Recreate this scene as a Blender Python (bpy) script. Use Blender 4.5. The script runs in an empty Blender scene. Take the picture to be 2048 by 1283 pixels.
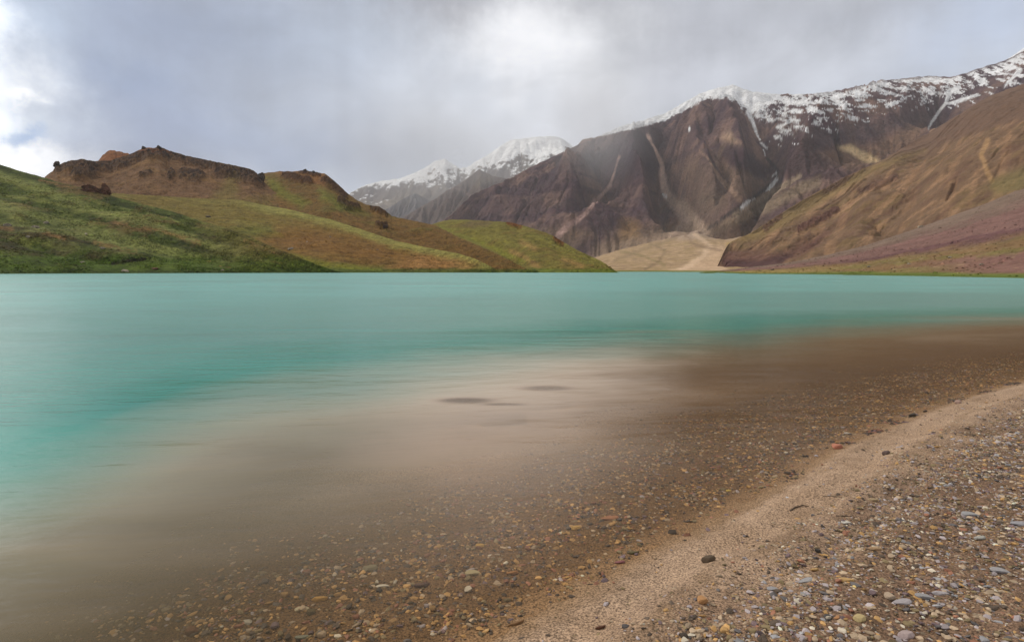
import bpy, math, random
import numpy as np
from mathutils import Vector

random.seed(7)
rng = np.random.default_rng(11)
scene = bpy.context.scene
C = scene.collection

# ------------------------------------------------------------------ camera
FPX = 1200.0                      # focal length in pixels of the 2048 px wide frame
CAM_H = 2.0
HORIZON = 538.0
PITCH = math.atan((HORIZON - 641.5) / FPX)      # negative: camera looks slightly down
cam_d = bpy.data.cameras.new("camera")
cam = bpy.data.objects.new("camera", cam_d)
C.objects.link(cam)
cam_d.sensor_width = 36.0
cam_d.lens = 36.0 * FPX / 2048.0
cam_d.clip_start = 0.05
cam_d.clip_end = 60000.0
cam.location = (0, 0, CAM_H)
cam.rotation_euler = (math.radians(90) + PITCH, 0, 0)
scene.camera = cam

scene.view_settings.view_transform = 'Standard'
scene.view_settings.look = 'None'
scene.view_settings.gamma = 1.0
scene.view_settings.use_curve_mapping = False
scene.view_settings.exposure = 0.0
scene.cycles.use_denoising = True
scene.cycles.max_bounces = 6
scene.cycles.diffuse_bounces = 2
scene.cycles.glossy_bounces = 2
scene.cycles.transparent_max_bounces = 8
scene.cycles.volume_bounces = 1
scene.cycles.use_adaptive_sampling = True

# ------------------------------------------------------------------ pixel helpers
CP, SP = math.cos(PITCH), math.sin(PITCH)

def ray(px, py):
    a = (np.asarray(px, float) - 1024.0) / FPX
    b = (641.5 - np.asarray(py, float)) / FPX
    return a, CP - b * SP, SP + b * CP

def phi_t(px, py):
    dx, dy, dz = ray(px, py)
    return np.arctan2(dx, dy), dz / np.hypot(dx, dy)

def project(X, Y, Z):
    Zr = Z - CAM_H
    f = Y * CP + Zr * SP
    f = np.maximum(f, 1e-3)
    u = -Y * SP + Zr * CP
    return 1024.0 + FPX * X / f, 641.5 - FPX * u / f

# ------------------------------------------------------------------ world / sky
SUN_AZ, SUN_EL = math.radians(-68), math.radians(46)      # azimuth from +Y towards +X
world = bpy.data.worlds.new("World")
scene.world = world
world.use_nodes = True
wt = world.node_tree
wt.nodes.clear()

class NG:
    """small node-graph helper"""
    def __init__(self, tree):
        self.t = tree
    def new(self, typ, **kw):
        n = self.t.nodes.new(typ)
        for k, v in kw.items():
            setattr(n, k, v)
        return n
    def link(self, a, b):
        self.t.links.new(a, b)
    def put(self, sock, v):
        if isinstance(v, bpy.types.NodeSocket):
            self.link(v, sock)
        else:
            if isinstance(v, (tuple, list)) and len(v) == 3 and sock.type == 'RGBA':
                v = (*v, 1.0)
            sock.default_value = v
    def m(self, op, a, b=None, c=None, clamp=False):
        n = self.new('ShaderNodeMath', operation=op, use_clamp=clamp)
        self.put(n.inputs[0], a)
        if b is not None: self.put(n.inputs[1], b)
        if c is not None: self.put(n.inputs[2], c)
        return n.outputs[0]
    def mix(self, fac, a, b, blend='MIX'):
        n = self.new('ShaderNodeMix', data_type='RGBA', blend_type=blend)
        self.put(n.inputs[0], fac); self.put(n.inputs[6], a); self.put(n.inputs[7], b)
        return n.outputs[2]
    def noise(self, vec, scale, detail=4, rough=0.55, dist=0.0):
        n = self.new('ShaderNodeTexNoise')
        if vec is not None: self.link(vec, n.inputs['Vector'])
        n.inputs['Scale'].default_value = scale
        n.inputs['Detail'].default_value = detail
        n.inputs['Roughness'].default_value = rough
        n.inputs['Distortion'].default_value = dist
        return n.outputs['Fac']
    def mapping(self, vec, scale=(1, 1, 1), rot=(0, 0, 0), loc=(0, 0, 0)):
        n = self.new('ShaderNodeMapping')
        self.link(vec, n.inputs['Vector'])
        n.inputs['Scale'].default_value = scale
        n.inputs['Rotation'].default_value = rot
        n.inputs['Location'].default_value = loc
        return n.outputs[0]
    def rng(self, v, a, b, c, d, smooth=False):
        n = self.new('ShaderNodeMapRange')
        if smooth: n.interpolation_type = 'SMOOTHSTEP'
        self.put(n.inputs[0], v)
        for i, x in enumerate((a, b, c, d)):
            n.inputs[i + 1].default_value = x
        return n.outputs[0]
    def comb(self, x, y, z):
        n = self.new('ShaderNodeCombineXYZ')
        self.put(n.inputs[0], x); self.put(n.inputs[1], y); self.put(n.inputs[2], z)
        return n.outputs[0]

def s2l(r, g, b):
    f = lambda c: (c / 255 / 12.92) if c / 255 <= 0.04045 else ((c / 255 + 0.055) / 1.055) ** 2.4
    return (f(r), f(g), f(b))

W = NG(wt)
tc = W.new('ShaderNodeTexCoord')
sep = W.new('ShaderNodeSeparateXYZ')
W.link(tc.outputs['Generated'], sep.inputs[0])
az0 = W.m('ARCTAN2', sep.outputs[0], sep.outputs[1])
el0 = W.m('ARCSINE', sep.outputs[2])
ae = W.comb(az0, el0, 0.0)
n1 = W.noise(ae, 3.6, 8, 0.66)
n2 = W.noise(W.mapping(ae, loc=(7.3, 2.1, 0)), 4.2, 8, 0.66)
az = W.m('ADD', az0, W.m('MULTIPLY', W.m('SUBTRACT', n1, 0.5), 0.24))
el = W.m('ADD', el0, W.m('MULTIPLY', W.m('SUBTRACT', n2, 0.5), 0.20))

cloud = W.mix(W.rng(el0, 0.25, 0.75, 0, 1), s2l(204, 210, 219), s2l(220, 216, 208))
# soft masses of the overcast: (px, py, half width, half height, colour, amount)
BLOBS = [
    (430, 60, 420, 110, (140, 156, 188), 0.9),
    (160, 170, 200, 60, (134, 154, 190), 0.9),
    (330, 280, 280, 50, (140, 156, 188), 0.9),
    (620, 310, 170, 70, (152, 168, 196), 0.8),
    (700, 80, 240, 110, (190, 200, 214), 0.7),
    (760, 230, 200, 70, (196, 204, 218), 0.6),
    (1000, -14, 300, 44, (150, 152, 162), 1.0),
    (1350, 105, 110, 130, (164, 167, 177), 0.95),
    (1680, 15, 320, 60, (182, 186, 196), 0.9),
    (1580, 140, 240, 50, (216, 220, 230), 0.8),
    (1990, 60, 120, 90, (192, 206, 230), 0.8),
    (1070, 135, 165, 125, (248, 249, 252), 1.0),
    (1050, 115, 100, 64, (268, 268, 270), 0.8),
    (1110, 250, 170, 70, (240, 243, 250), 0.9),
    (920, 200, 140, 60, (220, 226, 236), 0.8),
    (0, 20, 110, 60, (200, 216, 238), 0.8),
    (5, 150, 66, 40, (258, 264, 272), 0.9),
    (25, 184, 22, 12, (300, 300, 300), 0.9),
    (20, 250, 80, 34, (230, 240, 252), 0.9),
    (20, 325, 84, 26, (310, 310, 310), 1.0),
]
for (bx, by, hw, hh, colr, amt) in BLOBS:
    p0, t0 = phi_t(bx, by)
    e0 = math.atan(float(t0))
    dx = W.m('DIVIDE', W.m('SUBTRACT', az, float(p0)), hw / FPX)
    dy = W.m('DIVIDE', W.m('SUBTRACT', el, e0), hh / FPX)
    dd = W.m('ADD', W.m('MULTIPLY', dx, dx), W.m('MULTIPLY', dy, dy))
    g = W.m('MULTIPLY', W.m('EXPONENT', W.m('MULTIPLY', dd, -0.8)), amt)
    cloud = W.mix(g, cloud, s2l(*colr))
# brighter break in the overcast beyond the left edge of the view
_p, _t = phi_t(-740, 250)
_dx = W.m('DIVIDE', W.m('SUBTRACT', az, float(_p)), 300 / FPX)
_dy = W.m('DIVIDE', W.m('SUBTRACT', el, math.atan(float(_t))), 700 / FPX)
_dd = W.m('ADD', W.m('MULTIPLY', _dx, _dx), W.m('MULTIPLY', _dy, _dy))
cloud = W.mix(W.m('EXPONENT', W.m('MULTIPLY', W.m('POWER', _dd, 4.0), -1.0)), cloud, (2.3, 2.36, 2.42))
# fine billows and faint falling rain
bil = W.noise(W.mapping(ae, scale=(1, 1.6, 1)), 5.0, 8, 0.58, 0.3)
virga = W.noise(W.mapping(ae, scale=(16, 0.9, 1)), 1.6, 3, 0.5)
cl = W.m('ADD', W.m('MULTIPLY', W.m('SUBTRACT', bil, 0.5), 0.82), W.m('MULTIPLY', W.m('SUBTRACT', virga, 0.5), 0.20))
cl = W.m('ADD', 1.0, cl)
hsv = W.new('ShaderNodeVectorMath', operation='SCALE')
W.link(cloud, hsv.inputs[0]); W.link(cl, hsv.inputs['Scale'])
cloud = hsv.outputs[0]
# gap of blue in the clouds low on the left
p0, t0 = phi_t(40, 268)
dx = W.m('DIVIDE', W.m('SUBTRACT', az, float(p0)), 34 / FPX)
dy = W.m('DIVIDE', W.m('SUBTRACT', el, math.atan(float(t0))), 12 / FPX)
gap = W.m('EXPONENT', W.m('MULTIPLY', W.m('ADD', W.m('MULTIPLY', dx, dx), W.m('MULTIPLY', dy, dy)), -0.9))
sky = W.new('ShaderNodeTexSky', sky_type='NISHITA')
sky.sun_disc = False
sky.sun_elevation = SUN_EL
sky.sun_rotation = SUN_AZ
sky.altitude = 4250
bg_sky = W.new('ShaderNodeBackground'); bg_sky.inputs['Strength'].default_value = 0.12
W.link(sky.outputs[0], bg_sky.inputs['Color'])
bg_cl = W.new('ShaderNodeBackground'); bg_cl.inputs['Strength'].default_value = 1.0
W.link(cloud, bg_cl.inputs['Color'])
mxs = W.new('ShaderNodeMixShader')
W.link(W.m('SUBTRACT', 0.96, W.m('MULTIPLY', gap, 0.75)), mxs.inputs[0])
W.link(bg_sky.outputs[0], mxs.inputs[1]); W.link(bg_cl.outputs[0], mxs.inputs[2])
wo = W.new('ShaderNodeOutputWorld')
W.link(mxs.outputs[0], wo.inputs['Surface'])

sun_d = bpy.data.lights.new("sun", 'SUN')
sun_d.energy = 2.0
sun_d.angle = math.radians(20)
sun_d.color = (1.0, 0.93, 0.82)
sun = bpy.data.objects.new("sun", sun_d)
C.objects.link(sun)
sd = Vector((math.sin(SUN_AZ) * math.cos(SUN_EL), math.cos(SUN_AZ) * math.cos(SUN_EL), math.sin(SUN_EL)))
sun.rotation_euler = sd.to_track_quat('Z', 'Y').to_euler()

# ------------------------------------------------------------------ numpy noise
def _hash(ix, iy, seed):
    h = (ix.astype(np.int64) * 374761393 + iy.astype(np.int64) * 668265263 + seed * 982451653) & 0x7fffffff
    h = ((h ^ (h >> 13)) * 1274126177) & 0x7fffffff
    h = ((h ^ (h >> 15)) * 1103515245) & 0x7fffffff
    return (h ^ (h >> 16)) & 0xffff

_ang = np.arange(65536) * (2 * math.pi / 65536)
_gx, _gy = np.cos(_ang).astype(np.float32), np.sin(_ang).astype(np.float32)

def perlin(x, y, seed=0):
    x = np.asarray(x, np.float64); y = np.asarray(y, np.float64)
    ix = np.floor(x); iy = np.floor(y)
    fx = (x - ix).astype(np.float32); fy = (y - iy).astype(np.float32)
    ix = ix.astype(np.int64); iy = iy.astype(np.int64)
    u = fx * fx * fx * (fx * (fx * 6 - 15) + 10); v = fy * fy * fy * (fy * (fy * 6 - 15) + 10)
    def g(ox, oy):
        h = _hash(ix + ox, iy + oy, seed)
        return _gx[h] * (fx - ox) + _gy[h] * (fy - oy)
    a = g(0, 0); b = g(1, 0); c = g(0, 1); d = g(1, 1)
    return ((a + (b - a) * u) * (1 - v) + (c + (d - c) * u) * v) * 1.5

def fbm(x, y, octv=5, seed=0, gain=0.5, lac=2.03):
    s = 0; a = 1.0; t = 0
    for i in range(octv):
        s = s + a * perlin(x, y, seed + i * 17); t += a
        x = x * lac + 3.7; y = y * lac + 1.9; a *= gain
    return s / t

def ridged(x, y, octv=5, seed=0, gain=0.5, lac=2.05):
    s = 0; a = 1.0; t = 0
    for i in range(octv):
        s = s + a * (1 - 2 * np.abs(perlin(x, y, seed + i * 17))); t += a
        x = x * lac + 5.1; y = y * lac + 8.3; a *= gain
    return s / t

def sstep(a, b, x):
    t = np.clip((x - a) / (b - a), 0, 1)
    return t * t * (3 - 2 * t)

def seg_dist(PX, PY, pts):
    """distance to a polyline and the arc parameter 0..1"""
    best = np.full(PX.shape, 1e9); par = np.zeros(PX.shape)
    pts = np.asarray(pts, float)
    L = np.hypot(*(pts[1:] - pts[:-1]).T); cum = np.concatenate([[0], np.cumsum(L)])
    for i in range(len(pts) - 1):
        (x0, y0), (x1, y1) = pts[i][:2], pts[i + 1][:2]
        dx, dy = x1 - x0, y1 - y0
        t = np.clip(((PX - x0) * dx + (PY - y0) * dy) / (dx * dx + dy * dy), 0, 1)
        d = np.hypot(PX - x0 - t * dx, PY - y0 - t * dy)
        m = d < best
        best = np.where(m, d, best); par = np.where(m, (cum[i] + t * L[i]) / cum[-1], par)
    return best, par

def poly_sd(PX, PY, pts):
    """signed distance to polygon, positive inside"""
    pts = list(pts)
    d, _ = seg_dist(PX, PY, pts + [pts[0]])
    ins = np.zeros(PX.shape, bool)
    n = len(pts)
    for i in range(n):
        x0, y0 = pts[i]; x1, y1 = pts[(i + 1) % n]
        if y0 == y1: continue
        c = ((y0 > PY) != (y1 > PY)) & (PX < (x1 - x0) * (PY - y0) / (y1 - y0) + x0)
        ins ^= c
    return np.where(ins, d, -d)

def interp_mat(n_new, n_old):
    M = np.zeros((n_new, n_old))
    p = np.linspace(0, n_old - 1, n_new)
    i = np.clip(np.floor(p).astype(int), 0, n_old - 2); t = p - i
    w = [-.5 * t + t * t - .5 * t ** 3, 1 - 2.5 * t * t + 1.5 * t ** 3, .5 * t + 2 * t * t - 1.5 * t ** 3, -.5 * t * t + .5 * t ** 3]
    for k in range(4):
        j = np.clip(i + k - 1, 0, n_old - 1)
        np.add.at(M, (np.arange(n_new), j), w[k])
    return M

def resample(A, r, c):
    return interp_mat(r, A.shape[0]) @ A @ interp_mat(c, A.shape[1]).T

def blur(A, n=1):
    for _ in range(n):
        P = np.pad(A, 1, mode='edge')
        A = (P[1:-1, 1:-1] * 4 + P[:-2, 1:-1] + P[2:, 1:-1] + P[1:-1, :-2] + P[1:-1, 2:]) / 8
    return A

def erode(Z, dx, dy, n, k, m=0.45, diff=0.02, fixed=1):
    """stream-power erosion: gullies grow where water gathers. Returns height and drainage area."""
    R, Cn = Z.shape; N = R * Cn
    idx = np.arange(N).reshape(R, Cn)
    A = None
    dd = np.hypot(dx, dy)
    nb = [(-1, 0, dy), (1, 0, dy), (0, -1, dx), (0, 1, dx), (-1, -1, dd), (-1, 1, dd), (1, -1, dd), (1, 1, dd)]
    for it in range(n):
        P = np.pad(Z, 1, mode='edge'); PI = np.pad(idx, 1, mode='edge')
        S = np.zeros((R, Cn)); rec = idx.copy(); drop = np.zeros((R, Cn))
        jit = 1 + 0.25 * (rng.random((R, Cn)) - 0.5)
        for (a, b, dist) in nb:
            q = P[1 + a:R + 1 + a, 1 + b:Cn + 1 + b]; qi = PI[1 + a:R + 1 + a, 1 + b:Cn + 1 + b]
            sl = (Z - q) / dist * jit
            mm = sl > S
            S = np.where(mm, sl, S); rec = np.where(mm, qi, rec); drop = np.where(mm, Z - q, drop)
        if it % 2 == 0 or A is None:
            r = rec.ravel().copy(); root = r == np.arange(N)
            ptr = np.append(np.where(root, N, r), N)
            acc = np.ones(N + 1); acc[N] = 0
            for _ in range(11):
                add = np.bincount(ptr, acc, minlength=N + 1); add[N] = 0
                acc = acc + add
                ptr = ptr[ptr]
            A = acc[:N].reshape(R, Cn)
        E = np.minimum(k * A ** m * S, 0.45 * drop)
        E[:fixed] = 0
        Z = Z - E
        P = np.pad(Z, 1, mode='edge')
        Z = Z + diff * (P[:-2, 1:-1] + P[2:, 1:-1] + P[1:-1, :-2] + P[1:-1, 2:] - 4 * Z)
    return Z, A

# ------------------------------------------------------------------ mesh helpers
def tag(o, label=None, cat=None, group=None, kind=None):
    if label: o["label"] = label
    if cat: o["category"] = cat
    if group: o["group"] = group
    if kind: o["kind"] = kind
    return o

def mesh_from(name, V, F, mat, col=None, smooth=True, attrs=None):
    """V (n,3); F (k,3|4) of vertex ids"""
    me = bpy.data.meshes.new(name)
    V = np.asarray(V, np.float32); F = np.asarray(F, np.int32)
    me.vertices.add(len(V)); me.vertices.foreach_set('co', V.ravel())
    k = F.shape[1]
    me.loops.add(F.size); me.loops.foreach_set('vertex_index', F.ravel())
    me.polygons.add(len(F))
    me.polygons.foreach_set('loop_start', np.arange(0, F.size, k, dtype=np.int32))
    me.polygons.foreach_set('loop_total', np.full(len(F), k, np.int32))
    me.polygons.foreach_set('use_smooth', np.full(len(F), smooth, bool))
    me.update(calc_edges=True)
    if col is not None:
        ca = me.color_attributes.new('Col', 'FLOAT_COLOR', 'POINT')
        c4 = np.ones((len(V), 4), np.float32); c4[:, :3] = col
        ca.data.foreach_set('color', c4.ravel())
    for nm, arr in (attrs or {}).items():
        at = me.attributes.new(nm, 'FLOAT', 'POINT')
        at.data.foreach_set('value', np.asarray(arr, np.float32).ravel())
    if mat: me.materials.append(mat)
    o = bpy.data.objects.new(name, me)
    C.objects.link(o)
    return o

def grid_faces(r, c):
    i = np.arange(r * c).reshape(r, c)
    return np.stack([i[:-1, :-1], i[:-1, 1:], i[1:, 1:], i[1:, :-1]], -1).reshape(-1, 4)

# ------------------------------------------------------------------ materials
def terrain_mat(name, scales, amount=0.35, bump=0.4, bump_dist=1.0, rough=0.95, spec=0.15):
    m = bpy.data.materials.new(name); m.use_nodes = True
    t = m.node_tree; g = NG(t)
    b = t.nodes['Principled BSDF']
    at = g.new('ShaderNodeAttribute', attribute_name='Col')
    geo = g.new('ShaderNodeNewGeometry')
    fac = None
    for s in scales:
        n = g.m('SUBTRACT', g.noise(geo.outputs['Position'], s, 5, 0.62), 0.5)
        fac = n if fac is None else g.m('ADD', fac, n)
    mult = g.m('ADD', 1.0, g.m('MULTIPLY', fac, amount * 2))
    mult = g.m('MAXIMUM', mult, 0.25)
    vs = g.new('ShaderNodeVectorMath', operation='SCALE')
    g.link(at.outputs['Color'], vs.inputs[0]); g.link(mult, vs.inputs['Scale'])
    g.link(vs.outputs[0], b.inputs['Base Color'])
    b.inputs['Roughness'].default_value = rough
    b.inputs['Specular IOR Level'].default_value = spec
    if bump:
        bp = g.new('ShaderNodeBump')
        bp.inputs['Strength'].default_value = bump
        bp.inputs['Distance'].default_value = bump_dist
        g.link(fac, bp.inputs['Height'])
        g.link(bp.outputs[0], b.inputs['Normal'])
    return m

M_far = terrain_mat('far_rock', (0.012, 0.05), 0.5, 0.6, 14)
M_mount = terrain_mat('mountain_rock', (0.02, 0.09), 0.62, 0.9, 14)
M_slope = terrain_mat('slope_soil', (0.05, 0.35), 0.5, 0.7, 1.4)
M_hill = terrain_mat('hill_turf', (0.12, 0.4, 1.1), 0.95, 1.0, 0.8)

# ------------------------------------------------------------------ landform builder
class Layer:
    def __init__(self, name, crest, base, nu, nv, prof=1.2, back=0.35, back_drop=1.0, jag=0.6, jagf=0.08, coarse=None, seed=0):
        self.name = name; self.seed = seed
        cr = np.array(crest, float)
        ph, t = phi_t(cr[:, 0], cr[:, 1])
        ba = np.array(base, float)
        bph, _ = phi_t(ba[:, 0], np.full(len(ba), HORIZON))
        self.nu, self.nv = nu, nv
        self.cu, self.cv = coarse or (nu, nv)
        self.nb = max(6, int(self.cv * 0.14))
        self.back = back; self.prof = prof; self.back_drop = back_drop
        def setup(nu_, nv_):
            nb = max(4, int(nv_ * 0.14))
            phi = np.linspace(ph[0], ph[-1], nu_)
            tc_ = np.interp(phi, ph, t); Rc = np.interp(phi, ph, cr[:, 2])
            Rb = np.interp(phi, bph, ba[:, 1]); zb = np.interp(phi, bph, ba[:, 2])
            v = np.concatenate([np.linspace(0, 1, nv_), 1 + np.linspace(0, 1, nb + 1)[1:]])
            return phi, tc_, Rc, Rb, zb, v
        self.setup = setup
        phi, tcr, Rc, Rb, zb, v = setup(self.cu, self.cv)
        tcr = tcr + jag / FPX * fbm(phi * FPX * jagf, phi * 0 + seed, 4, seed + 5)
        self.fill(phi, tcr, Rc, Rb, zb, v)
        zc = CAM_H + tcr * Rc
        vf = np.minimum(v, 1)[:, None]
        P = prof(vf) if callable(prof) else vf ** prof
        Z = zb + (zc - zb) * P
        bk = np.clip(v - 1, 0, 1)[:, None]
        Z = Z - (zc - np.minimum(zb, 0)) * back_drop * 0.55 * bk ** 1.2
        self.Z = Z

    def fill(self, phi, tcr, Rc, Rb, zb, v):
        self.phi, self.tcr, self.Rc, self.Rb, self.zb, self.v = phi, tcr, Rc, Rb, zb, v
        vf = np.minimum(v, 1)[:, None]; bk = np.clip(v - 1, 0, 1)[:, None]
        self.R = Rb + (Rc - Rb) * vf + bk * self.back * Rc
        self.X = self.R * np.sin(phi); self.Y = self.R * np.cos(phi)
        self.Vm = np.broadcast_to(v[:, None], self.R.shape)
        self.U = np.broadcast_to(phi[None, :], self.R.shape) * FPX      # ~pixels
        self.vf = np.minimum(self.Vm, 1)

    def pix(self):
        self.PX, self.PY = project(self.X, self.Y, self.Z)
        return self.PX, self.PY

    def taper(self):
        """0 at foot, 1 mid slope, 0 at crest"""
        return sstep(0, 0.18, self.vf) * (1 - sstep(0.8, 1.0, self.vf))

    def groove(self, pts, width, depth, power=1.0):
        PX, PY = self.pix()
        d, par = seg_dist(PX, PY, pts)
        ends = sstep(-0.05, 0.3, par) * sstep(1.05, 0.75, par)
        self.Z = self.Z - depth * ends * np.clip(1 - d / width, 0, 1) ** power * (1 - sstep(0.74, 0.97, self.vf))

    def erode(self, n, k, m=0.45, diff=0.02, nz=0.0, ns=0.01):
        if nz:
            self.Z = self.Z + nz * fbm(self.X * ns, self.Y * ns, 5, self.seed) * np.minimum(1, sstep(0, .1, self.vf))
        dx = float(np.mean(self.R) * (self.phi[1] - self.phi[0])); dy = float(np.mean(self.Rc - self.Rb) / self.cv)
        self.Z, self.A = erode(self.Z, dx, dy, n, k, m, diff)
        return self

    def refine(self):
        """resample the coarse grid to the final one"""
        r = len(self.v)
        phi, tcr, Rc, Rb, zb, v = self.setup(self.nu, self.nv)
        tcr = np.interp(phi, self.phi, self.tcr)
        # row positions: coarse v -> fine v
        def rows(A):
            B = A @ interp_mat(self.nu, self.cu).T
            idx = np.interp(v, self.v, np.arange(r))
            i = np.clip(idx.astype(int), 0, r - 2); tt = (idx - i)[:, None]
            g = lambda k: B[np.clip(i + k, 0, r - 1)]
            return g(-1) * (-.5 * tt + tt ** 2 - .5 * tt ** 3) + g(0) * (1 - 2.5 * tt ** 2 + 1.5 * tt ** 3) + g(1) * (.5 * tt + 2 * tt ** 2 - 1.5 * tt ** 3) + g(2) * (-.5 * tt ** 2 + .5 * tt ** 3)
        Z = rows(self.Z)
        if hasattr(self, 'A'): self.A = np.maximum(1, np.exp(rows(np.log(self.A))))
        self.fill(phi, tcr, Rc, Rb, zb, v)
        self.Z = Z
        return self

    def fit(self, n=14):
        """pull the outline back to the wanted skyline"""
        for _ in range(n):
            T = (self.Z - CAM_H) / self.R
            mx = T.max(0)
            d = (self.tcr - mx) * self.Rc
            k = np.hanning(2 * (self.nu // 40) + 3); k /= k.sum()
            ds = np.convolve(np.pad(d, len(k) // 2, mode='edge'), k, 'valid')
            w = np.where(self.Vm <= 1, self.vf ** 2.5, 1.0)
            w2 = np.where(self.Vm <= 1, self.vf ** 14, 1.0)
            self.Z = self.Z + ds * w + (d - ds) * w2
        return self

    def slope(self):
        gz_v = np.gradient(self.Z, axis=0) / np.maximum(np.gradient(self.R, axis=0), 1e-3)
        gz_u = np.gradient(self.Z, axis=1) / (self.R * (self.phi[1] - self.phi[0]))
        return np.hypot(gz_v, gz_u)

    def curv(self, n):
        return self.Z - blur(self.Z, n)

    def build(self, mat, col, label):
        V = np.stack([self.X, self.Y, self.Z], -1).reshape(-1, 3)
        if mat in (M_hill, M_slope):            # the turf and soil are rich, dark colours
            lum = col.mean(-1, keepdims=True)
            col = np.clip(lum + (col - lum) * (1.04 if mat is M_hill else 1.0), 0.003, 1) * (0.84 if mat is M_hill else 0.9)
        self.col = col
        o = mesh_from(self.name, V, grid_faces(*self.Z.shape), mat, np.clip(col, 0.004, 0.9).reshape(-1, 3))
        return tag(o, label, None, None, 'structure')

def lay(col, mask, c):
    return col + (np.asarray(c, float) - col) * mask[..., None]

def flat(shape, c):
    return np.broadcast_to(np.asarray(c, float), shape + (3,)).copy()

def alb(r, g, b, k=0.78):
    """albedo for a surface that shows as this sRGB colour under the overcast"""
    return tuple(min(0.85, c / k) for c in s2l(r, g, b))

TERRAIN = {}

# ---- far snow mountain
def far_mountain():
    crest = [(560, 470), (640, 420), (700, 386), (730, 370), (760, 362), (800, 357), (830, 345), (850, 335), (870, 322), (890, 317), (905, 328),
             (920, 336), (935, 334), (950, 324), (975, 310), (1000, 292), (1020, 280), (1050, 276), (1080, 273), (1110, 272), (1130, 280),
             (1145, 292), (1200, 310), (1300, 330)]
    L = Layer('mountain', [(x, y, 10500 - 1200 * (x - 560) / 740) for x, y in crest], [(500, 6800, 60), (1350, 6000, 60)], 620, 330,
              prof=1.25, back=0.2, jag=2.5, jagf=0.09, coarse=(300, 200), seed=3)
    L.erode(36, 0.6, 0.42, 0.06, nz=300, ns=0.0012).refine()
    L.Z += 35 * ridged(L.X * 0.004, L.Y * 0.004, 4, 9) * L.taper()
    L.fit()
    PX, PY = L.pix()
    col = flat(L.Z.shape, (0.15, 0.125, 0.11))
    n = fbm(L.X * 0.0016, L.Y * 0.0016, 5, 4)
    col = lay(col, sstep(-0.1, 0.35, n) * 0.8, (0.25, 0.21, 0.165))
    col = lay(col, sstep(0.0, 0.5, -n) * 0.6, (0.10, 0.085, 0.09))
    line = np.interp(PX, [690, 760, 830, 900, 960, 1010, 1060, 1110, 1150], [398, 392, 384, 372, 358, 350, 346, 342, 330])
    br = 26 * fbm(PX * 0.07 + PY * 0.06, PY * 0.16 - PX * 0.05, 5, 21, 0.62) + 10 * ridged(L.X * 0.006 + L.Y * 0.002, L.Y * 0.004, 4, 12)
    sl = L.slope()
    snow = sstep(0, 10, line - PY + 1.5 * br - 12 - 26 * (sl - 0.75)) 
    col = lay(col, snow, (0.82, 0.83, 0.85))
    L.build(M_far, col, 'distant mountain range with two snow covered summits half lost in mist')

def far_spurs():
    for k, (crest, R0, R1, label, base_c) in enumerate([
        ([(690, 470), (740, 440), (778, 415), (815, 392), (830, 386), (850, 396), (900, 422), (960, 455)], 7600, 5600,
         'blue grey mountain spur below the left snow summit', (0.11, 0.10, 0.105)),
        ([(770, 462), (809, 433), (840, 414), (870, 398), (895, 380), (911, 372), (930, 360), (959, 338), (985, 352), (1012, 356), (1060, 366), (1130, 390)], 6500, 4600,
         'brown mountain spur with tan summit below the right snow summit', (0.14, 0.10, 0.085))]):
        L = Layer('mountain', [(x, y, R0) for x, y in crest], [(crest[0][0] - 40, R1, 40), (crest[-1][0] + 40, R1, 40)], 330, 200, prof=1.15,
                  back=0.15, jag=2.0, jagf=0.08, coarse=(180, 120), seed=31 + k)
        L.erode(50, 0.8, 0.42, 0.02, nz=130, ns=0.0016).refine()
        L.Z += 22 * ridged(L.X * 0.006, L.Y * 0.006, 4, 9) * L.taper()
        L.fit()
        PX, PY = L.pix()
        n = fbm(L.X * 0.003, L.Y * 0.003, 5, 4 + k)
        col = flat(L.Z.shape, base_c)
        col = lay(col, sstep(0.0, 0.5, n) * 0.7, (0.20, 0.155, 0.12))
        if k == 1:
            col = lay(col, sstep(20, -10, np.hypot((PX - 962) * 0.55, PY - 360) + 8 * n), (0.30, 0.25, 0.19))
            col = lay(col, sstep(5, 1, seg_dist(PX, PY, [(905, 375), (925, 380), (942, 392)])[0] + 2 * n), (0.24, 0.17, 0.15))
        L.build(M_far, col, label)

# ---- the big mountain
STREAM = [(1495, 235), (1512, 268), (1527, 292), (1535, 318), (1556, 342), (1548, 362), (1530, 378), (1500, 402), (1470, 420), (1440, 442), (1400, 466)]
CHUTE = [(1296, 268), (1310, 298), (1324, 330), (1326, 362), (1332, 382), (1348, 408), (1374, 436), (1392, 452)]

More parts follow.
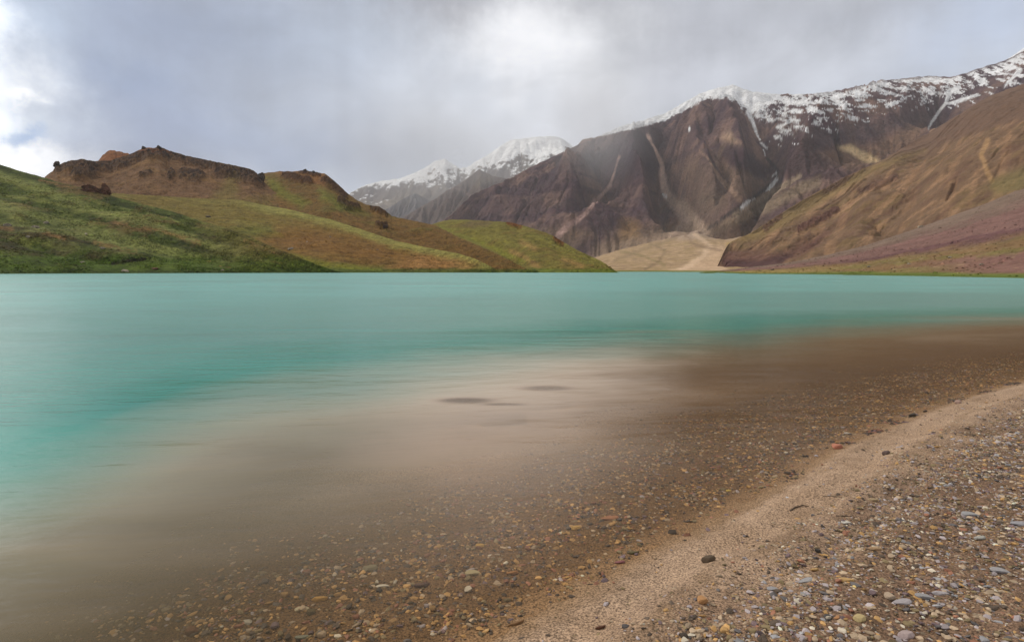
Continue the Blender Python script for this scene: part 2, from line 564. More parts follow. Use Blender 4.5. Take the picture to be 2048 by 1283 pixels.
def main_mountain():
    crest = [(800, 480, 3300), (850, 455, 3600), (876, 446, 3700), (905, 427, 3800), (943, 390, 4000), (981, 373, 4150), (1019, 357, 4250), (1060, 335, 4350),
             (1108, 312, 4450), (1155, 290, 4550), (1166, 277, 4650), (1190, 275, 4700), (1240, 253, 4800), (1300, 236, 4900), (1331, 226, 5000), (1370, 204, 5050), (1400, 187, 5100), (1430, 177, 5100), (1450, 173, 5100),
             (1466, 169, 5100), (1480, 175, 5100), (1499, 182, 5100), (1551, 188, 5100), (1620, 188, 5100), (1669, 182, 5100), (1713, 173, 5000),
             (1758, 161, 4900), (1807, 157, 4900), (1855, 152, 4900), (1904, 154, 4800), (1930, 147, 4700), (1957, 137, 4600), (2005, 123, 4500), (2048, 102, 4400), (2120, 80, 4300), (2260, 60, 4300)]
    base = [(780, 2300, 20), (1180, 2300, 30), (1380, 2350, 60), (1480, 2050, 80), (1600, 1900, 80), (2300, 1900, 80)]
    L = Layer('mountain', crest, base, 1250, 560, prof=1.12, back=0.18, jag=2.2, jagf=0.12, coarse=(460, 230), seed=50)
    tp = lambda: L.taper()
    spur = lambda pts, w, h: L.groove(pts, w, -h, 1.2)
    spur([(1423, 207), (1452, 275), (1490, 330), (1530, 352)], 70, 200)
    spur([(1423, 207), (1385, 290), (1388, 330), (1425, 390), (1440, 440)], 60, 200)
    spur([(1300, 245), (1262, 300), (1262, 350), (1300, 420), (1330, 460)], 62, 210)
    spur([(1240, 265), (1180, 310), (1130, 380), (1100, 420)], 60, 190)
    spur([(1060, 335), (1010, 390), (960, 430)], 50, 150)
    spur([(1395, 462), (1470, 417), (1560, 368), (1640, 330), (1700, 290)], 52, 190)
    spur([(1760, 180), (1740, 240), (1700, 290), (1640, 330)], 70, 130)
    spur([(1660, 230), (1610, 290), (1585, 330)], 46, 100)
    spur([(1850, 180), (1800, 240), (1770, 300)], 46, 110)
    L.groove(STREAM, 50, 300)
    L.groove(CHUTE, 40, 240)
    L.groove([(1240, 300), (1219, 372), (1170, 428), (1117, 470)], 36, 170)
    L.groove([(1416, 315), (1437, 354), (1479, 397)], 30, 45)
    L.groove([(1900, 190), (1880, 220), (1858, 262)], 46, 180)
    L.erode(34, 0.44, 0.42, 0.065, nz=230, ns=0.0015)
    L.refine()
    L.Z += (32 * ridged(L.X * 0.0065 + L.Z * 0.004, L.Y * 0.0065, 5, 9) + 15 * ridged(L.X * 0.022, L.Y * 0.022 + L.Z * 0.01, 4, 10)) * L.taper()
    L.fit()
    PX, PY = L.pix()
    sl = L.slope(); cv = L.curv(12)
    nb_ = fbm(L.X * 0.0035, L.Y * 0.0035, 5, 4)
    nf = fbm(L.X * 0.012, L.Y * 0.012, 4, 14)
    st = fbm(L.U * 0.025 + L.vf * 3, L.vf * 7, 4, 15)
    col = flat(L.Z.shape, alb(84, 65, 66))
    col = lay(col, sstep(-0.05, 0.35, nb_ + 0.4 * st) * 0.8, alb(114, 91, 82))
    col = lay(col, sstep(0.0, 0.4, -nb_ + 0.3 * nf) * 0.85, alb(60, 45, 54))
    # darker purple bands of strata
    band = fbm(L.X * 0.0012 + L.Z * 0.004, L.Z * 0.013, 4, 61)
    col = lay(col, sstep(0.12, 0.35, band) * 0.75, alb(66, 48, 56))
    # olive lower slopes
    low = sstep(-0.08, -0.30, (PY * -1 + np.interp(PX, [1000, 1200, 1350, 1450], [430, 440, 430, 420])) / 100.0)
    col = lay(col, low * 0.55 * sstep(-0.3, 0.3, nb_ + 0.3), alb(104, 86, 66))
    # loose scree gathers in the gullies
    A = np.log(L.A) / 9.0
    scree = sstep(0.34, 0.75, A + 0.10 * nf) * sstep(0.02, 0.2, 1 - L.vf)
    col = lay(col, scree * 0.22, alb(132, 110, 100))
    def stroke(pts, w, c, amt=1.0, jit=3.0, soft=0.5):
        nonlocal col
        d, par = seg_dist(PX + jit * nf, PY + jit * st, pts)
        ww = np.interp(par, np.linspace(0, 1, len(w)), w) if isinstance(w, (list, tuple)) else w
        col = lay(col, (1 - sstep(ww * (1 - soft), ww * (1 + soft), d)) * amt, c)
    def patch(pts, c, amt=1.0, soft=8, jit=8):
        nonlocal col
        d = poly_sd(PX + jit * nf, PY + jit * st, pts)
        col = lay(col, sstep(-soft, soft, d) * amt, c)
    patch([(1440, 278), (1462, 262), (1478, 284), (1464, 288)], alb(160, 134, 110), 0.8, 7)
    patch([(1350, 330), (1385, 308), (1430, 340), (1470, 396), (1400, 440), (1370, 420), (1378, 380)], alb(112, 92, 76), 0.55, 22, 16)
    patch([(1400, 385), (1445, 388), (1462, 415), (1420, 438), (1398, 420)], alb(88, 78, 62), 0.3, 14)
    patch([(1440, 330), (1480, 335), (1535, 362), (1500, 395), (1470, 400)], alb(128, 106, 88), 0.6, 12)
    patch([(1430, 285), (1480, 290), (1550, 345), (1520, 358), (1470, 330), (1430, 310)], alb(54, 38, 46), 0.85, 10)  # paints the shaded right-hand face of the spur darker
    patch([(1560, 262), (1640, 280), (1660, 330), (1600, 372), (1560, 340)], alb(54, 40, 46), 0.8, 14)
    patch([(1640, 305), (1760, 280), (1850, 240), (1840, 290), (1700, 345)], alb(120, 96, 76), 0.6, 14)
    patch([(1240, 262), (1330, 250), (1330, 300), (1310, 360), (1180, 345), (1130, 340)], alb(58, 46, 56), 0.75, 18)
    patch([(1590, 262), (1840, 225), (1870, 246), (1640, 300)], alb(74, 64, 68), 0.55, 12)
    patch([(1410, 470), (1470, 430), (1560, 385), (1640, 350), (1640, 372), (1540, 420), (1440, 470)], alb(128, 112, 92), 0.75, 8)
    patch([(1395, 478), (1440, 452), (1520, 430), (1520, 448), (1430, 482)], alb(66, 48, 42), 0.6, 6)
    patch([(1240, 440), (1275, 440), (1280, 478), (1240, 486)], alb(140, 108, 62), 0.5, 14)
    patch([(1674, 293), (1700, 290), (1742, 308), (1764, 324), (1735, 326), (1690, 302)], alb(196, 172, 134), 0.95, 5, 5)
    patch([(1862, 262), (1890, 248), (1925, 238), (1912, 256), (1880, 266)], alb(178, 150, 116), 0.9, 4, 4)
    stroke(CHUTE, [3, 3, 4, 7, 8, 8, 9, 14], alb(184, 158, 146), 0.85, 5)
    stroke([(1374, 432), (1370, 460), (1340, 482), (1300, 494)], [8, 16, 12, 6], alb(168, 144, 130), 0.75, 4)
    stroke([(1340, 398), (1366, 424), (1380, 450)], [10, 14, 20], alb(160, 138, 124), 0.65, 4)
    stroke([(1240, 312), (1219, 372), (1170, 428), (1117, 470)], [2, 3, 5, 7], alb(160, 132, 124), 0.75, 5)
    stroke([(1400, 300), (1416, 317), (1437, 354), (1479, 397)], [2, 3, 4, 6], alb(150, 124, 106), 0.6, 6)
    stroke([(1452, 280), (1440, 305), (1432, 330)], [6, 4, 2], alb(120, 98, 84), 0.6, 2)
    stroke([(1470, 425), (1530, 392), (1600, 352)], [7, 7, 4], alb(156, 138, 116), 0.7, 3)
    stroke(STREAM[3:], 3.5, alb(40, 34, 38), 0.85, 2)
    jl = np.interp(PX, [1150, 1188, 1240, 1310, 1363, 1390, 1415], [530, 515, 499, 482, 471, 464, 466])
    col = lay(col, sstep(30, 2, jl - PY + 14 * nf + 8 * nb_) * sstep(1150, 1230, PX) * sstep(1440, 1395, PX) * 0.75, alb(140, 120, 102))
    patch([(1372, 470), (1384, 440), (1352, 400), (1366, 396), (1400, 440), (1420, 472)], alb(150, 130, 114), 0.75, 7, 6)
    # snow on the high ground
    ln = np.interp(PX, [1140, 1184, 1216, 1270, 1331, 1380, 1416, 1450, 1480, 1510, 1560, 1610, 1650, 1700, 1760, 1800, 1850, 1900, 1950, 2000, 2048],
                   [286, 277, 272, 262, 246, 222, 203, 205, 228, 252, 262, 246, 236, 232, 205, 200, 196, 196, 182, 166, 150])
    crest_py = np.interp(PX, [c[0] for c in crest], [c[1] for c in crest])
    rel = (ln - PY) / np.maximum(ln - crest_py, 6)
    diag = fbm(PX * 0.022 + PY * 0.03, PY * 0.085 - PX * 0.022, 5, 71, 0.6)
    fine = fbm(PX * 0.09 + PY * 0.07, PY * 0.28 - PX * 0.08, 4, 72, 0.6)
    right = sstep(1500, 1570, PX)
    thr = rel * (1.15 - 0.35 * right) + diag * (0.25 + 2.3 * right) + (0.35 + 0.8 * right) * fine - 0.012 * cv
    snow = sstep(0.26, 0.38, thr - 0.06 * right) * (rel > -0.6)
    snow = snow * (1 - right * 0.8 * sstep(0.86, 1.0, rel + 0.2 * fine) * sstep(1580, 1700, PX))
    col = lay(col, snow, (0.80, 0.81, 0.84))
    SN = (0.80, 0.81, 0.84)
    for pts, w in (([(1497, 225), (1512, 262), (1520, 280)], [5, 3, 1.5]), ([(1522, 286), (1533, 296)], 1.8), ([(1527, 300), (1529, 312)], 1.2),
                   ([(1546, 352), (1553, 346)], 1.6), ([(1553, 360), (1540, 374), (1532, 382)], [3.5, 3.4, 1.5]), ([(1496, 404), (1484, 414)], [4.5, 3.2]),
                   ([(1549, 368), (1538, 380)], 1.6), ([(1510, 398), (1500, 402)], 1.2), ([(1325, 388), (1333, 394)], [1.5, 2.5]), ([(1379, 256), (1378, 262)], 1.8),
                   ([(1555, 254), (1580, 245)], [3.5, 2]), ([(1900, 185), (1892, 205), (1876, 225), (1862, 246), (1858, 256)], [5, 3, 2.5, 3, 1.5]),
                   ([(1955, 190), (1915, 204), (1890, 208)], [3, 4, 2]), ([(2040, 140), (2020, 160), (2008, 174)], [5, 3, 2])):
        stroke(pts, [q * 1.0 for q in w] if isinstance(w, list) else w * 1.0, SN, 0.95, 3.0, 0.35)
    o = L.build(M_mount, col, 'great dark mountain with snow streaked ridge and pale scree chutes')
    return L

def right_far_peak():
    L = Layer('mountain', [(1930, 190, 5400), (1990, 133, 5400), (2020, 115, 5400), (2048, 96, 5400), (2100, 72, 5400), (2160, 60, 5400)],
              [(1900, 4900, 400), (2200, 4900, 400)], 120, 80, prof=1.1, back=0.1, jag=0.8, seed=80)
    L.Z += 40 * ridged(L.X * 0.003, L.Y * 0.003, 4, 5) * L.taper(); L.fit()
    L.build(M_far, flat(L.Z.shape, (0.78, 0.80, 0.84)), 'snow dome showing behind the ridge at the right edge')

# ---- right hand slope
def right_slope():
    crest = [(1426, 544, 680), (1436, 530, 700), (1443, 514, 740), (1449, 500, 800), (1456, 489, 860), (1466, 481, 930), (1503, 465, 1080), (1551, 433, 1250), (1612, 396, 1450), (1693, 352, 1700), (1766, 319, 1950),
             (1855, 267, 2200), (1890, 246, 2300), (1928, 222, 2400), (1950, 208, 2450), (1981, 192, 2500), (2010, 180, 2550), (2048, 168, 2600), (2140, 140, 2700), (2260, 110, 2750), (2500, 60, 2800), (2900, 10, 2900), (3500, -40, 3000)]
    base = [(1400, 660, -2), (1450, 600, -2), (1560, 520, -2), (1740, 430, -2), (2050, 330, -2), (2300, 320, 0), (3500, 300, 0)]
    L = Layer('hill', crest, base, 1350, 460, prof=1.05, back=0.25, jag=1.6, jagf=0.1, coarse=(600, 220), seed=90)
    L.groove([(2060, 225), (1936, 262), (1855, 288), (1770, 330)], 26, 30)
    L.groove([(1860, 330), (1800, 400), (1740, 470)], 50, 16)
    L.groove([(1720, 390), (1640, 450), (1540, 520)], 40, 16)
    L.erode(16, 0.10, 0.40, 0.08, nz=26, ns=0.0045)
    L.refine()
    L.Z += (3.5 * ridged(L.X * 0.03, L.Y * 0.03, 3, 9) + 1.2 * fbm(L.X * 0.1, L.Y * 0.1, 3, 10)) * L.taper()
    PX, PY = L.pix()
    nf = fbm(L.X * 0.02, L.Y * 0.02, 4, 14); st = fbm(L.U * 0.05 - L.vf * 4, L.vf * 3, 5, 15)
    ndx = fbm(L.X * 0.05, L.Y * 0.05, 3, 33)
    def crag(pts, w, amp):
        d, _ = seg_dist(PX + 6 * nf, PY + 5 * ndx, pts)
        m = (1 - sstep(w * 0.4, w, d))
        L.Z += m * amp * ridged(L.X * 0.08, L.Y * 0.08, 3, 44)
        return m
    crags = crag([(1740, 330), (1700, 352), (1650, 380)], 10, 5) * 0.7
    crags = np.maximum(crags, crag([(1672, 420), (1640, 440), (1600, 462)], 9, 6))
    crags = np.maximum(crags, crag([(1560, 442), (1530, 462)], 7, 4) * 0.8)
    crags = np.maximum(crags, crag([(1790, 360), (1720, 385)], 8, 4) * 0.6)
    L.fit()
    PX, PY = L.pix()
    col = flat(L.Z.shape, alb(104, 82, 64))
    col = lay(col, sstep(0.0, 0.4, st + 0.4 * nf) * 0.6, alb(134, 104, 78))
    col = lay(col, sstep(0.0, 0.4, nf - 0.3 * st) * 0.55, alb(102, 84, 54))
    dg = fbm((PX * 0.8 + PY) * 0.055 + 0.5 * nf, (PX - 0.8 * PY) * 0.007, 5, 95, 0.6)
    col = lay(col, sstep(0.05, 0.35, dg) * 0.55, alb(150, 118, 90))
    col = lay(col, sstep(0.05, 0.35, -dg) * 0.6, alb(88, 64, 54))
    # reddish upper ridge beyond the golden face
    up = poly_sd(PX + 6 * nf, PY + 6 * st, [(1760, 325), (1855, 262), (1940, 205), (2300, 60), (2300, 180), (2048, 238), (1936, 272), (1855, 297), (1775, 330)])
    col = lay(col, sstep(-6, 6, up), alb(98, 76, 62))
    # olive shoulder along the left edge
    edge = poly_sd(PX + 8 * nf, PY + 6 * st, [(1440, 488), (1560, 425), (1690, 352), (1800, 310), (1850, 300), (1740, 350), (1620, 420), (1520, 480)])
    col = lay(col, sstep(-8, 8, edge) * 0.7, alb(116, 98, 62))
    # dark maroon foot on the left and plum tone of the lower flank
    foot = poly_sd(PX + 10 * nf, PY + 4 * st, [(1440, 500), (1500, 500), (1560, 505), (1640, 470), (1690, 430), (1670, 450), (1620, 505), (1560, 528), (1445, 545)])
    col = lay(col, sstep(-10, 10, foot) * 0.75, alb(94, 66, 60))
    dk = poly_sd(PX + 6 * nf, PY + 3 * st, [(1448, 520), (1520, 520), (1590, 506), (1560, 532), (1450, 545)])
    col = lay(col, sstep(-6, 6, dk) * 0.8, alb(66, 44, 46))
    col = lay(col, np.clip(crags * 1.2 - 0.1, 0, 1) * 0.8, alb(84, 58, 54))
    col = lay(col, sstep(8, 2, seg_dist(PX + 4 * nf, PY + 4 * st, [(1975, 280), (1962, 310), (1975, 345), (1985, 362)])[0]) * 0.4, alb(176, 140, 96))
    gr = poly_sd(PX + 8 * nf, PY + 6 * st, [(1980, 360), (2080, 320), (2080, 375), (1990, 395)])
    col = lay(col, sstep(-10, 12, gr) * 0.6, alb(104, 96, 58))
    L.build(M_slope, col, 'long golden brown slope falling from upper right to the valley')
    TERRAIN['right'] = L

def right_fan():
    crest = [(1400, 545, 330), (1450, 540, 420), (1572, 526, 440), (1653, 510, 460), (1734, 490, 490), (1855, 449, 540), (1977, 405, 590), (2048, 374, 620), (2160, 330, 660), (2300, 290, 680), (2700, 220, 700), (3500, 150, 700)]
    base = [(1200, 300, -1.2), (1400, 270, -1.2), (1500, 240, -1.2), (1750, 200, -1.2), (2048, 160, -1.2), (2350, 130, -1.2), (2800, 110, -1.0), (3500, 95, -0.5)]
    L = Layer('scree_slope', crest, base, 1350, 320, prof=1.22, back=0.3, jag=0.8, jagf=0.1, coarse=(1350, 320), seed=110)
    nf = fbm(L.X * 0.03, L.Y * 0.03, 4, 14)
    L.Z += (2.0 * nf + 0.5 * ridged(L.X * 0.15, L.Y * 0.15, 3, 2) + 0.35 * fbm(L.X * 0.6, L.Y * 0.6, 2, 3)) * L.taper()
    L.fit()
    PX, PY = L.pix()
    st = fbm(L.U * 0.03, L.vf * 14, 4, 15); sp = fbm(L.X * 0.25, L.Y * 0.25, 3, 16)
    col = flat(L.Z.shape, alb(114, 86, 80))
    # bands measured by height above the shore along the fan
    top = np.interp(PX, [c[0] for c in crest], [c[1] for c in crest])
    b = (545.0 + 8 * np.clip((PX - 1240) / 800, 0, 1) - PY) / np.maximum(548 - top, 4)      # 0 shore .. 1 top
    q = b + 0.10 * st + 0.06 * nf
    col = lay(col, sstep(0.78, 0.96, q), alb(114, 96, 84))
    col = lay(col, sstep(0.80, 0.84, q) * (1 - sstep(0.86, 0.93, q)) * 0.6, alb(110, 90, 80))
    col = lay(col, (1 - sstep(0.04, 0.09, np.abs(q - 0.53))) * 0.7, alb(86, 58, 62))
    lower = (1 - sstep(0.40, 0.56, q))
    col = lay(col, lower, alb(116, 92, 64))
    col = lay(col, lower * sstep(-0.15, 0.3, nf + 0.5 * st) * 0.7, alb(106, 98, 56))
    purp = sstep(0, 1, (PX - 1800 + (b - 0.1) * 300) / 220) * (1 - sstep(0.24, 0.34, q)) * sstep(0.02, 0.06, b)
    col = lay(col, purp * 0.9, alb(118, 86, 80))
    col = lay(col, lower * sstep(0.25, 0.5, sp) * 0.5, alb(150, 126, 100))
    mead = (1 - sstep(0.3, 0.8, L.Z + 1.2 * sp)) * (L.Z > -0.6)
    shore = 1 - sstep(0.5, 1.4, L.Z + 0.6 * nf)
    col = lay(col, shore, alb(92, 104, 44))
    left = sstep(1760, 1500, PX) * (1 - sstep(0.3, 0.75, q))
    col = lay(col, left * 0.8, alb(140, 120, 74))
    col = lay(col, (1 - sstep(0.25, 0.7, L.Z + 0.3 * nf)), alb(80, 92, 38))
    L.build(M_slope, col, 'purple scree fan and grassy bank along the right shore')
    TERRAIN['fan'] = L

def valley_fan():
    crest = [(1090, 548, 1900), (1150, 530, 2100), (1188, 515, 2300), (1240, 499, 2400), (1310, 482, 2450), (1363, 471, 2500), (1388, 466, 2500), (1404, 468, 2450), (1420, 475, 2350), (1450, 479, 2250), (1496, 471, 2200), (1560, 470, 2200), (1640, 480, 2100)]
    base = [(1050, 330, -1.2), (1240, 310, -1.2), (1500, 270, -1.2), (1700, 260, -1.2)]
    L = Layer('valley_floor', crest, base, 520, 300, prof=1.9, back=0.2, jag=1.2, seed=120)
    nf = fbm(L.X * 0.012, L.Y * 0.012, 4, 14); st = fbm(L.U * 0.03, L.vf * 16, 4, 15)
    L.Z += (2.5 * nf + 1.6 * ridged(L.X * 0.03, L.Y * 0.012, 4, 7) + 0.6 * fbm(L.X * 0.09, L.Y * 0.05, 3, 8)) * L.taper(); L.fit()
    PX, PY = L.pix()
    nq = fbm(L.X * 0.06, L.Y * 0.02, 4, 19)
    col = flat(L.Z.shape, alb(150, 126, 98))
    col = lay(col, sstep(0.05, 0.4, nq) * 0.6, alb(118, 98, 76))
    col = lay(col, sstep(0.1, 0.4, -nq) * 0.5, alb(176, 150, 124))
    col = lay(col, sstep(0.0, 0.35, nf + 0.5 * st) * 0.6, alb(138, 118, 80))
    wash = poly_sd(PX + 8 * nf, PY + 3 * st, [(1395, 500), (1450, 488), (1445, 515), (1462, 545), (1330, 546), (1380, 525), (1415, 510)])
    col = lay(col, sstep(-8, 8, wash) * 0.6, alb(188, 160, 134))
    col = lay(col, sstep(485, 470, PY + 6 * nf) * 0.8, alb(146, 128, 114))
    for pts, w, c in (([(1388, 466), (1420, 492), (1405, 512), (1380, 530), (1350, 546)], 5, (196, 170, 144)), ([(1300, 486), (1330, 500), (1320, 520), (1290, 540)], 3, (112, 94, 70)), ([(1240, 502), (1290, 512), (1330, 530)], 3, (118, 104, 70)),
                      ([(1370, 470), (1390, 490), (1440, 500)], 3, (120, 98, 78)), ([(1350, 476), (1280, 500), (1230, 520)], 4, (122, 104, 78))):
        d, _ = seg_dist(PX + 10 * nf, PY + 5 * nq, pts)
        col = lay(col, (1 - sstep(w * .3, w * 1.5, d)) * 0.6, alb(*c))
    gs = poly_sd(PX + 8 * nf, PY + 3 * st, [(1450, 486), (1540, 455), (1560, 478), (1460, 496)])
    col = lay(col, sstep(-5, 5, gs) * 0.7, alb(150, 124, 78))
    col = lay(col, (1 - sstep(0.5, 1.2, L.Z + 0.4 * nf)), alb(104, 104, 50))
    L.build(M_slope, col, 'pale tan valley floor with dry wash between the hills')

# ---- green and brown hills on the left
def hill_common(L, amp=1.0):
    nf = fbm(L.X * 0.02, L.Y * 0.02, 5, L.seed + 1)
    nm = fbm(L.X * 0.07, L.Y * 0.07, 4, L.seed + 2)
    st = fbm(L.U * 0.010, L.vf * 9, 5, L.seed + 3)
    sp = fbm(L.X * 0.35, L.Y * 0.35, 3, L.seed + 4)
    L.Z += amp * (4.5 * nf + 1.3 * nm + 2.2 * st) * L.taper() + amp * 0.22 * sp * sstep(0, .05, L.vf)
    return nf, nm, st, sp

def crags_on(L, specs, freq=0.09):
    PX, PY = L.pix()
    w1 = fbm(L.X * 0.04, L.Y * 0.04, 4, 91); w2 = fbm(L.X * 0.05, L.Y * 0.05, 4, 92)
    tot = np.zeros(L.Z.shape)
    for pts, w, amp in specs:
        d, _ = seg_dist(PX + 8 * w1, PY + 6 * w2, pts)
        m = 1 - sstep(w * 0.35, w, d)
        L.Z += m * amp * (0.4 + ridged(L.X * freq, L.Y * freq, 4, 44))
        tot = np.maximum(tot, m)
    return tot

GR_D, GR_M, GR_L = alb(44, 52, 22), alb(70, 78, 35), alb(108, 110, 58)
OCH, BRN, DBR = alb(134, 102, 46), alb(104, 80, 58), alb(62, 46, 38)
TAN = alb(164, 124, 84)

def hill_a():
    crest = [(-1100, 130, 900), (-600, 190, 800), (-260, 262, 700), (-120, 292, 640), (0, 329, 580), (44, 343, 560), (89, 355, 545), (113, 363, 535), (164, 375, 520), (222, 391, 500), (273, 405, 485), (342, 422, 465), (410, 444, 445),
             (478, 462, 420), (530, 487, 395), (581, 507, 375), (632, 528, 355), (670, 541, 347), (700, 546, 345)]
    L = Layer('hill', crest, [(-1100, 300, -1.0), (-400, 330, -1.0), (0, 336, -1.0), (700, 341, -1.0)], 1500, 420, prof=lambda v: 0.86 * v ** 0.95 + 0.14 * v ** 3, back=0.25, jag=1.0, jagf=0.1, seed=130)
    nf, nm, st, sp = hill_common(L, 0.9)
    for pts, w, d in (([(90, 420), (230, 470), (330, 500), (520, 535)], 20, 2.2), ([(0, 470), (110, 500), (250, 520)], 16, 2.5), ([(230, 520), (300, 515), (180, 526)], 7, 1.8)):
        L.groove(pts, w, d)
    L.fit()
    PX, PY = L.pix()
    col = flat(L.Z.shape, GR_M)
    col = lay(col, sstep(-0.05, 0.3, st + 0.4 * nm) * 0.75, GR_L)
    col = lay(col, sstep(0.05, 0.35, -st + 0.5 * nm) * 0.75, GR_D)
    col = lay(col, sstep(0.02, 0.36, nf + 0.5 * nm + 0.3 * sp) * 0.8, alb(92, 76, 46))
    for pts, w in (([(-200, 380), (0, 411), (110, 440), (250, 480), (330, 505), (480, 532)], 13), ([(-100, 330), (60, 368), (190, 420), (290, 445), (400, 482), (520, 522)], 10), ([(-100, 440), (40, 452), (160, 470), (240, 495)], 9)):
        d, _ = seg_dist(PX + 14 * nf, PY + 10 * nm, pts)
        col = lay(col, (1 - sstep(w * .2, w * 1.4, d)) * 0.6, alb(122, 126, 74))
    right = sstep(330, 560, PX + 40 * nf)
    col = lay(col, right * 0.75, alb(98, 84, 42))
    dark = poly_sd(PX + 22 * nf, PY + 10 * nm, [(-300, 420), (0, 440), (120, 465), (260, 505), (300, 525), (0, 520), (-300, 500)])
    col = lay(col, sstep(-10, 14, dark) * sstep(-0.3, 0.3, nm + 0.4 * sp) * 0.7, alb(58, 52, 30))
    for pts, w in (([(190, 485), (235, 495), (270, 503)], 7), ([(230, 445), (330, 465), (400, 485)], 8), ([(0, 455), (25, 458)], 7), ([(90, 465), (130, 478)], 6), ([(80, 360), (115, 368), (160, 380)], 4), ([(490, 480), (530, 498), (560, 512)], 4)):
        d, _ = seg_dist(PX + 7 * nm, PY + 6 * sp, pts)
        col = lay(col, (1 - sstep(w * .1, w * 1.3, d + 6 * np.abs(sp))) * 0.6 * sstep(-0.25, 0.15, sp + nm), alb(128, 98, 64))
    low = 1 - sstep(5, 12, L.Z + 5 * nm)
    col = lay(col, low * 0.75, alb(66, 84, 24))
    col = lay(col, (1 - sstep(0.5, 3.2, L.Z + 1.5 * nm)) * 0.85, alb(52, 66, 22))
    col = lay(col, sstep(5, 1, seg_dist(PX + 5 * nm, PY + 2 * sp, [(225, 527), (290, 518), (255, 520)])[0]) * 0.9, alb(40, 34, 24))
    L.build(M_hill, col, 'nearest green hillside with tussocks on the left shore')
    TERRAIN['a'] = L

def hill_c():
    crest = [(150, 380, 640), (239, 387, 660), (342, 393, 690), (410, 397, 700), (478, 399, 700), (533, 411, 690), (581, 419, 670), (632, 432, 640), (663, 439, 620), (711, 455, 585), (790, 481, 520), (854, 495, 470),
             (917, 507, 420), (949, 517, 390), (975, 529, 362), (997, 544, 345), (1010, 547, 343)]
    L = Layer('hill', crest, [(100, 345, -1.0), (1010, 341, -1.0)], 900, 340, prof=lambda v: 0.8 * v ** 0.92 + 0.2 * v ** 2.5, back=0.25, jag=0.7, jagf=0.08, seed=150)
    nf, nm, st, sp = hill_common(L, 0.8)
    L.fit()
    PX, PY = L.pix()
    col = flat(L.Z.shape, alb(106, 92, 46))
    col = lay(col, sstep(-0.05, 0.35, st + 0.4 * nm) * 0.6, alb(114, 106, 54))
    o1 = poly_sd(PX + 20 * nf, PY + 8 * nm, [(540, 455), (640, 448), (760, 475), (900, 520), (900, 540), (740, 535), (600, 520), (520, 490)])
    col = lay(col, sstep(-34, 34, o1) * 0.9, alb(112, 80, 42))
    top = np.interp(PX, [c[0] for c in crest], [c[1] for c in crest])
    rim = 1 - sstep(5, 22, PY - top + 8 * nm)  # brighter light along the crest, painted as a lighter rim
    col = lay(col, rim * sstep(420, 560, PX) * 0.8, alb(130, 126, 68))
    pale = poly_sd(PX + 12 * nf, PY + 5 * nm, [(800, 525), (850, 508), (960, 528), (940, 541), (770, 541)])
    col = lay(col, sstep(-12, 12, pale) * 0.5, alb(156, 114, 72))
    gr = poly_sd(PX + 14 * nf, PY + 6 * nm, [(460, 458), (540, 450), (560, 470), (480, 470)])
    col = lay(col, sstep(-10, 10, gr) * 0.6, alb(90, 98, 40))
    g2 = poly_sd(PX + 14 * nf, PY + 5 * nm, [(580, 505), (660, 525), (760, 535), (760, 548), (560, 548)])
    col = lay(col, sstep(-8, 8, g2) * 0.8, alb(104, 108, 34))
    col = lay(col, (1 - sstep(1.2, 3.2, L.Z + 1.2 * nm)) * 0.85, alb(60, 76, 26))
    bush = sstep(0.28, 0.5, fbm(L.X * 0.12, L.Y * 0.12, 4, 5)) * sstep(300, 450, 1000 - np.hypot(PX - 880, (PY - 525) * 4)) * 0.5
    col = lay(col, bush * sstep(780, 860, PX), alb(84, 70, 38))
    L.build(M_hill, col, 'smooth olive and ochre hill in the middle of the left shore')
    TERRAIN['c'] = L

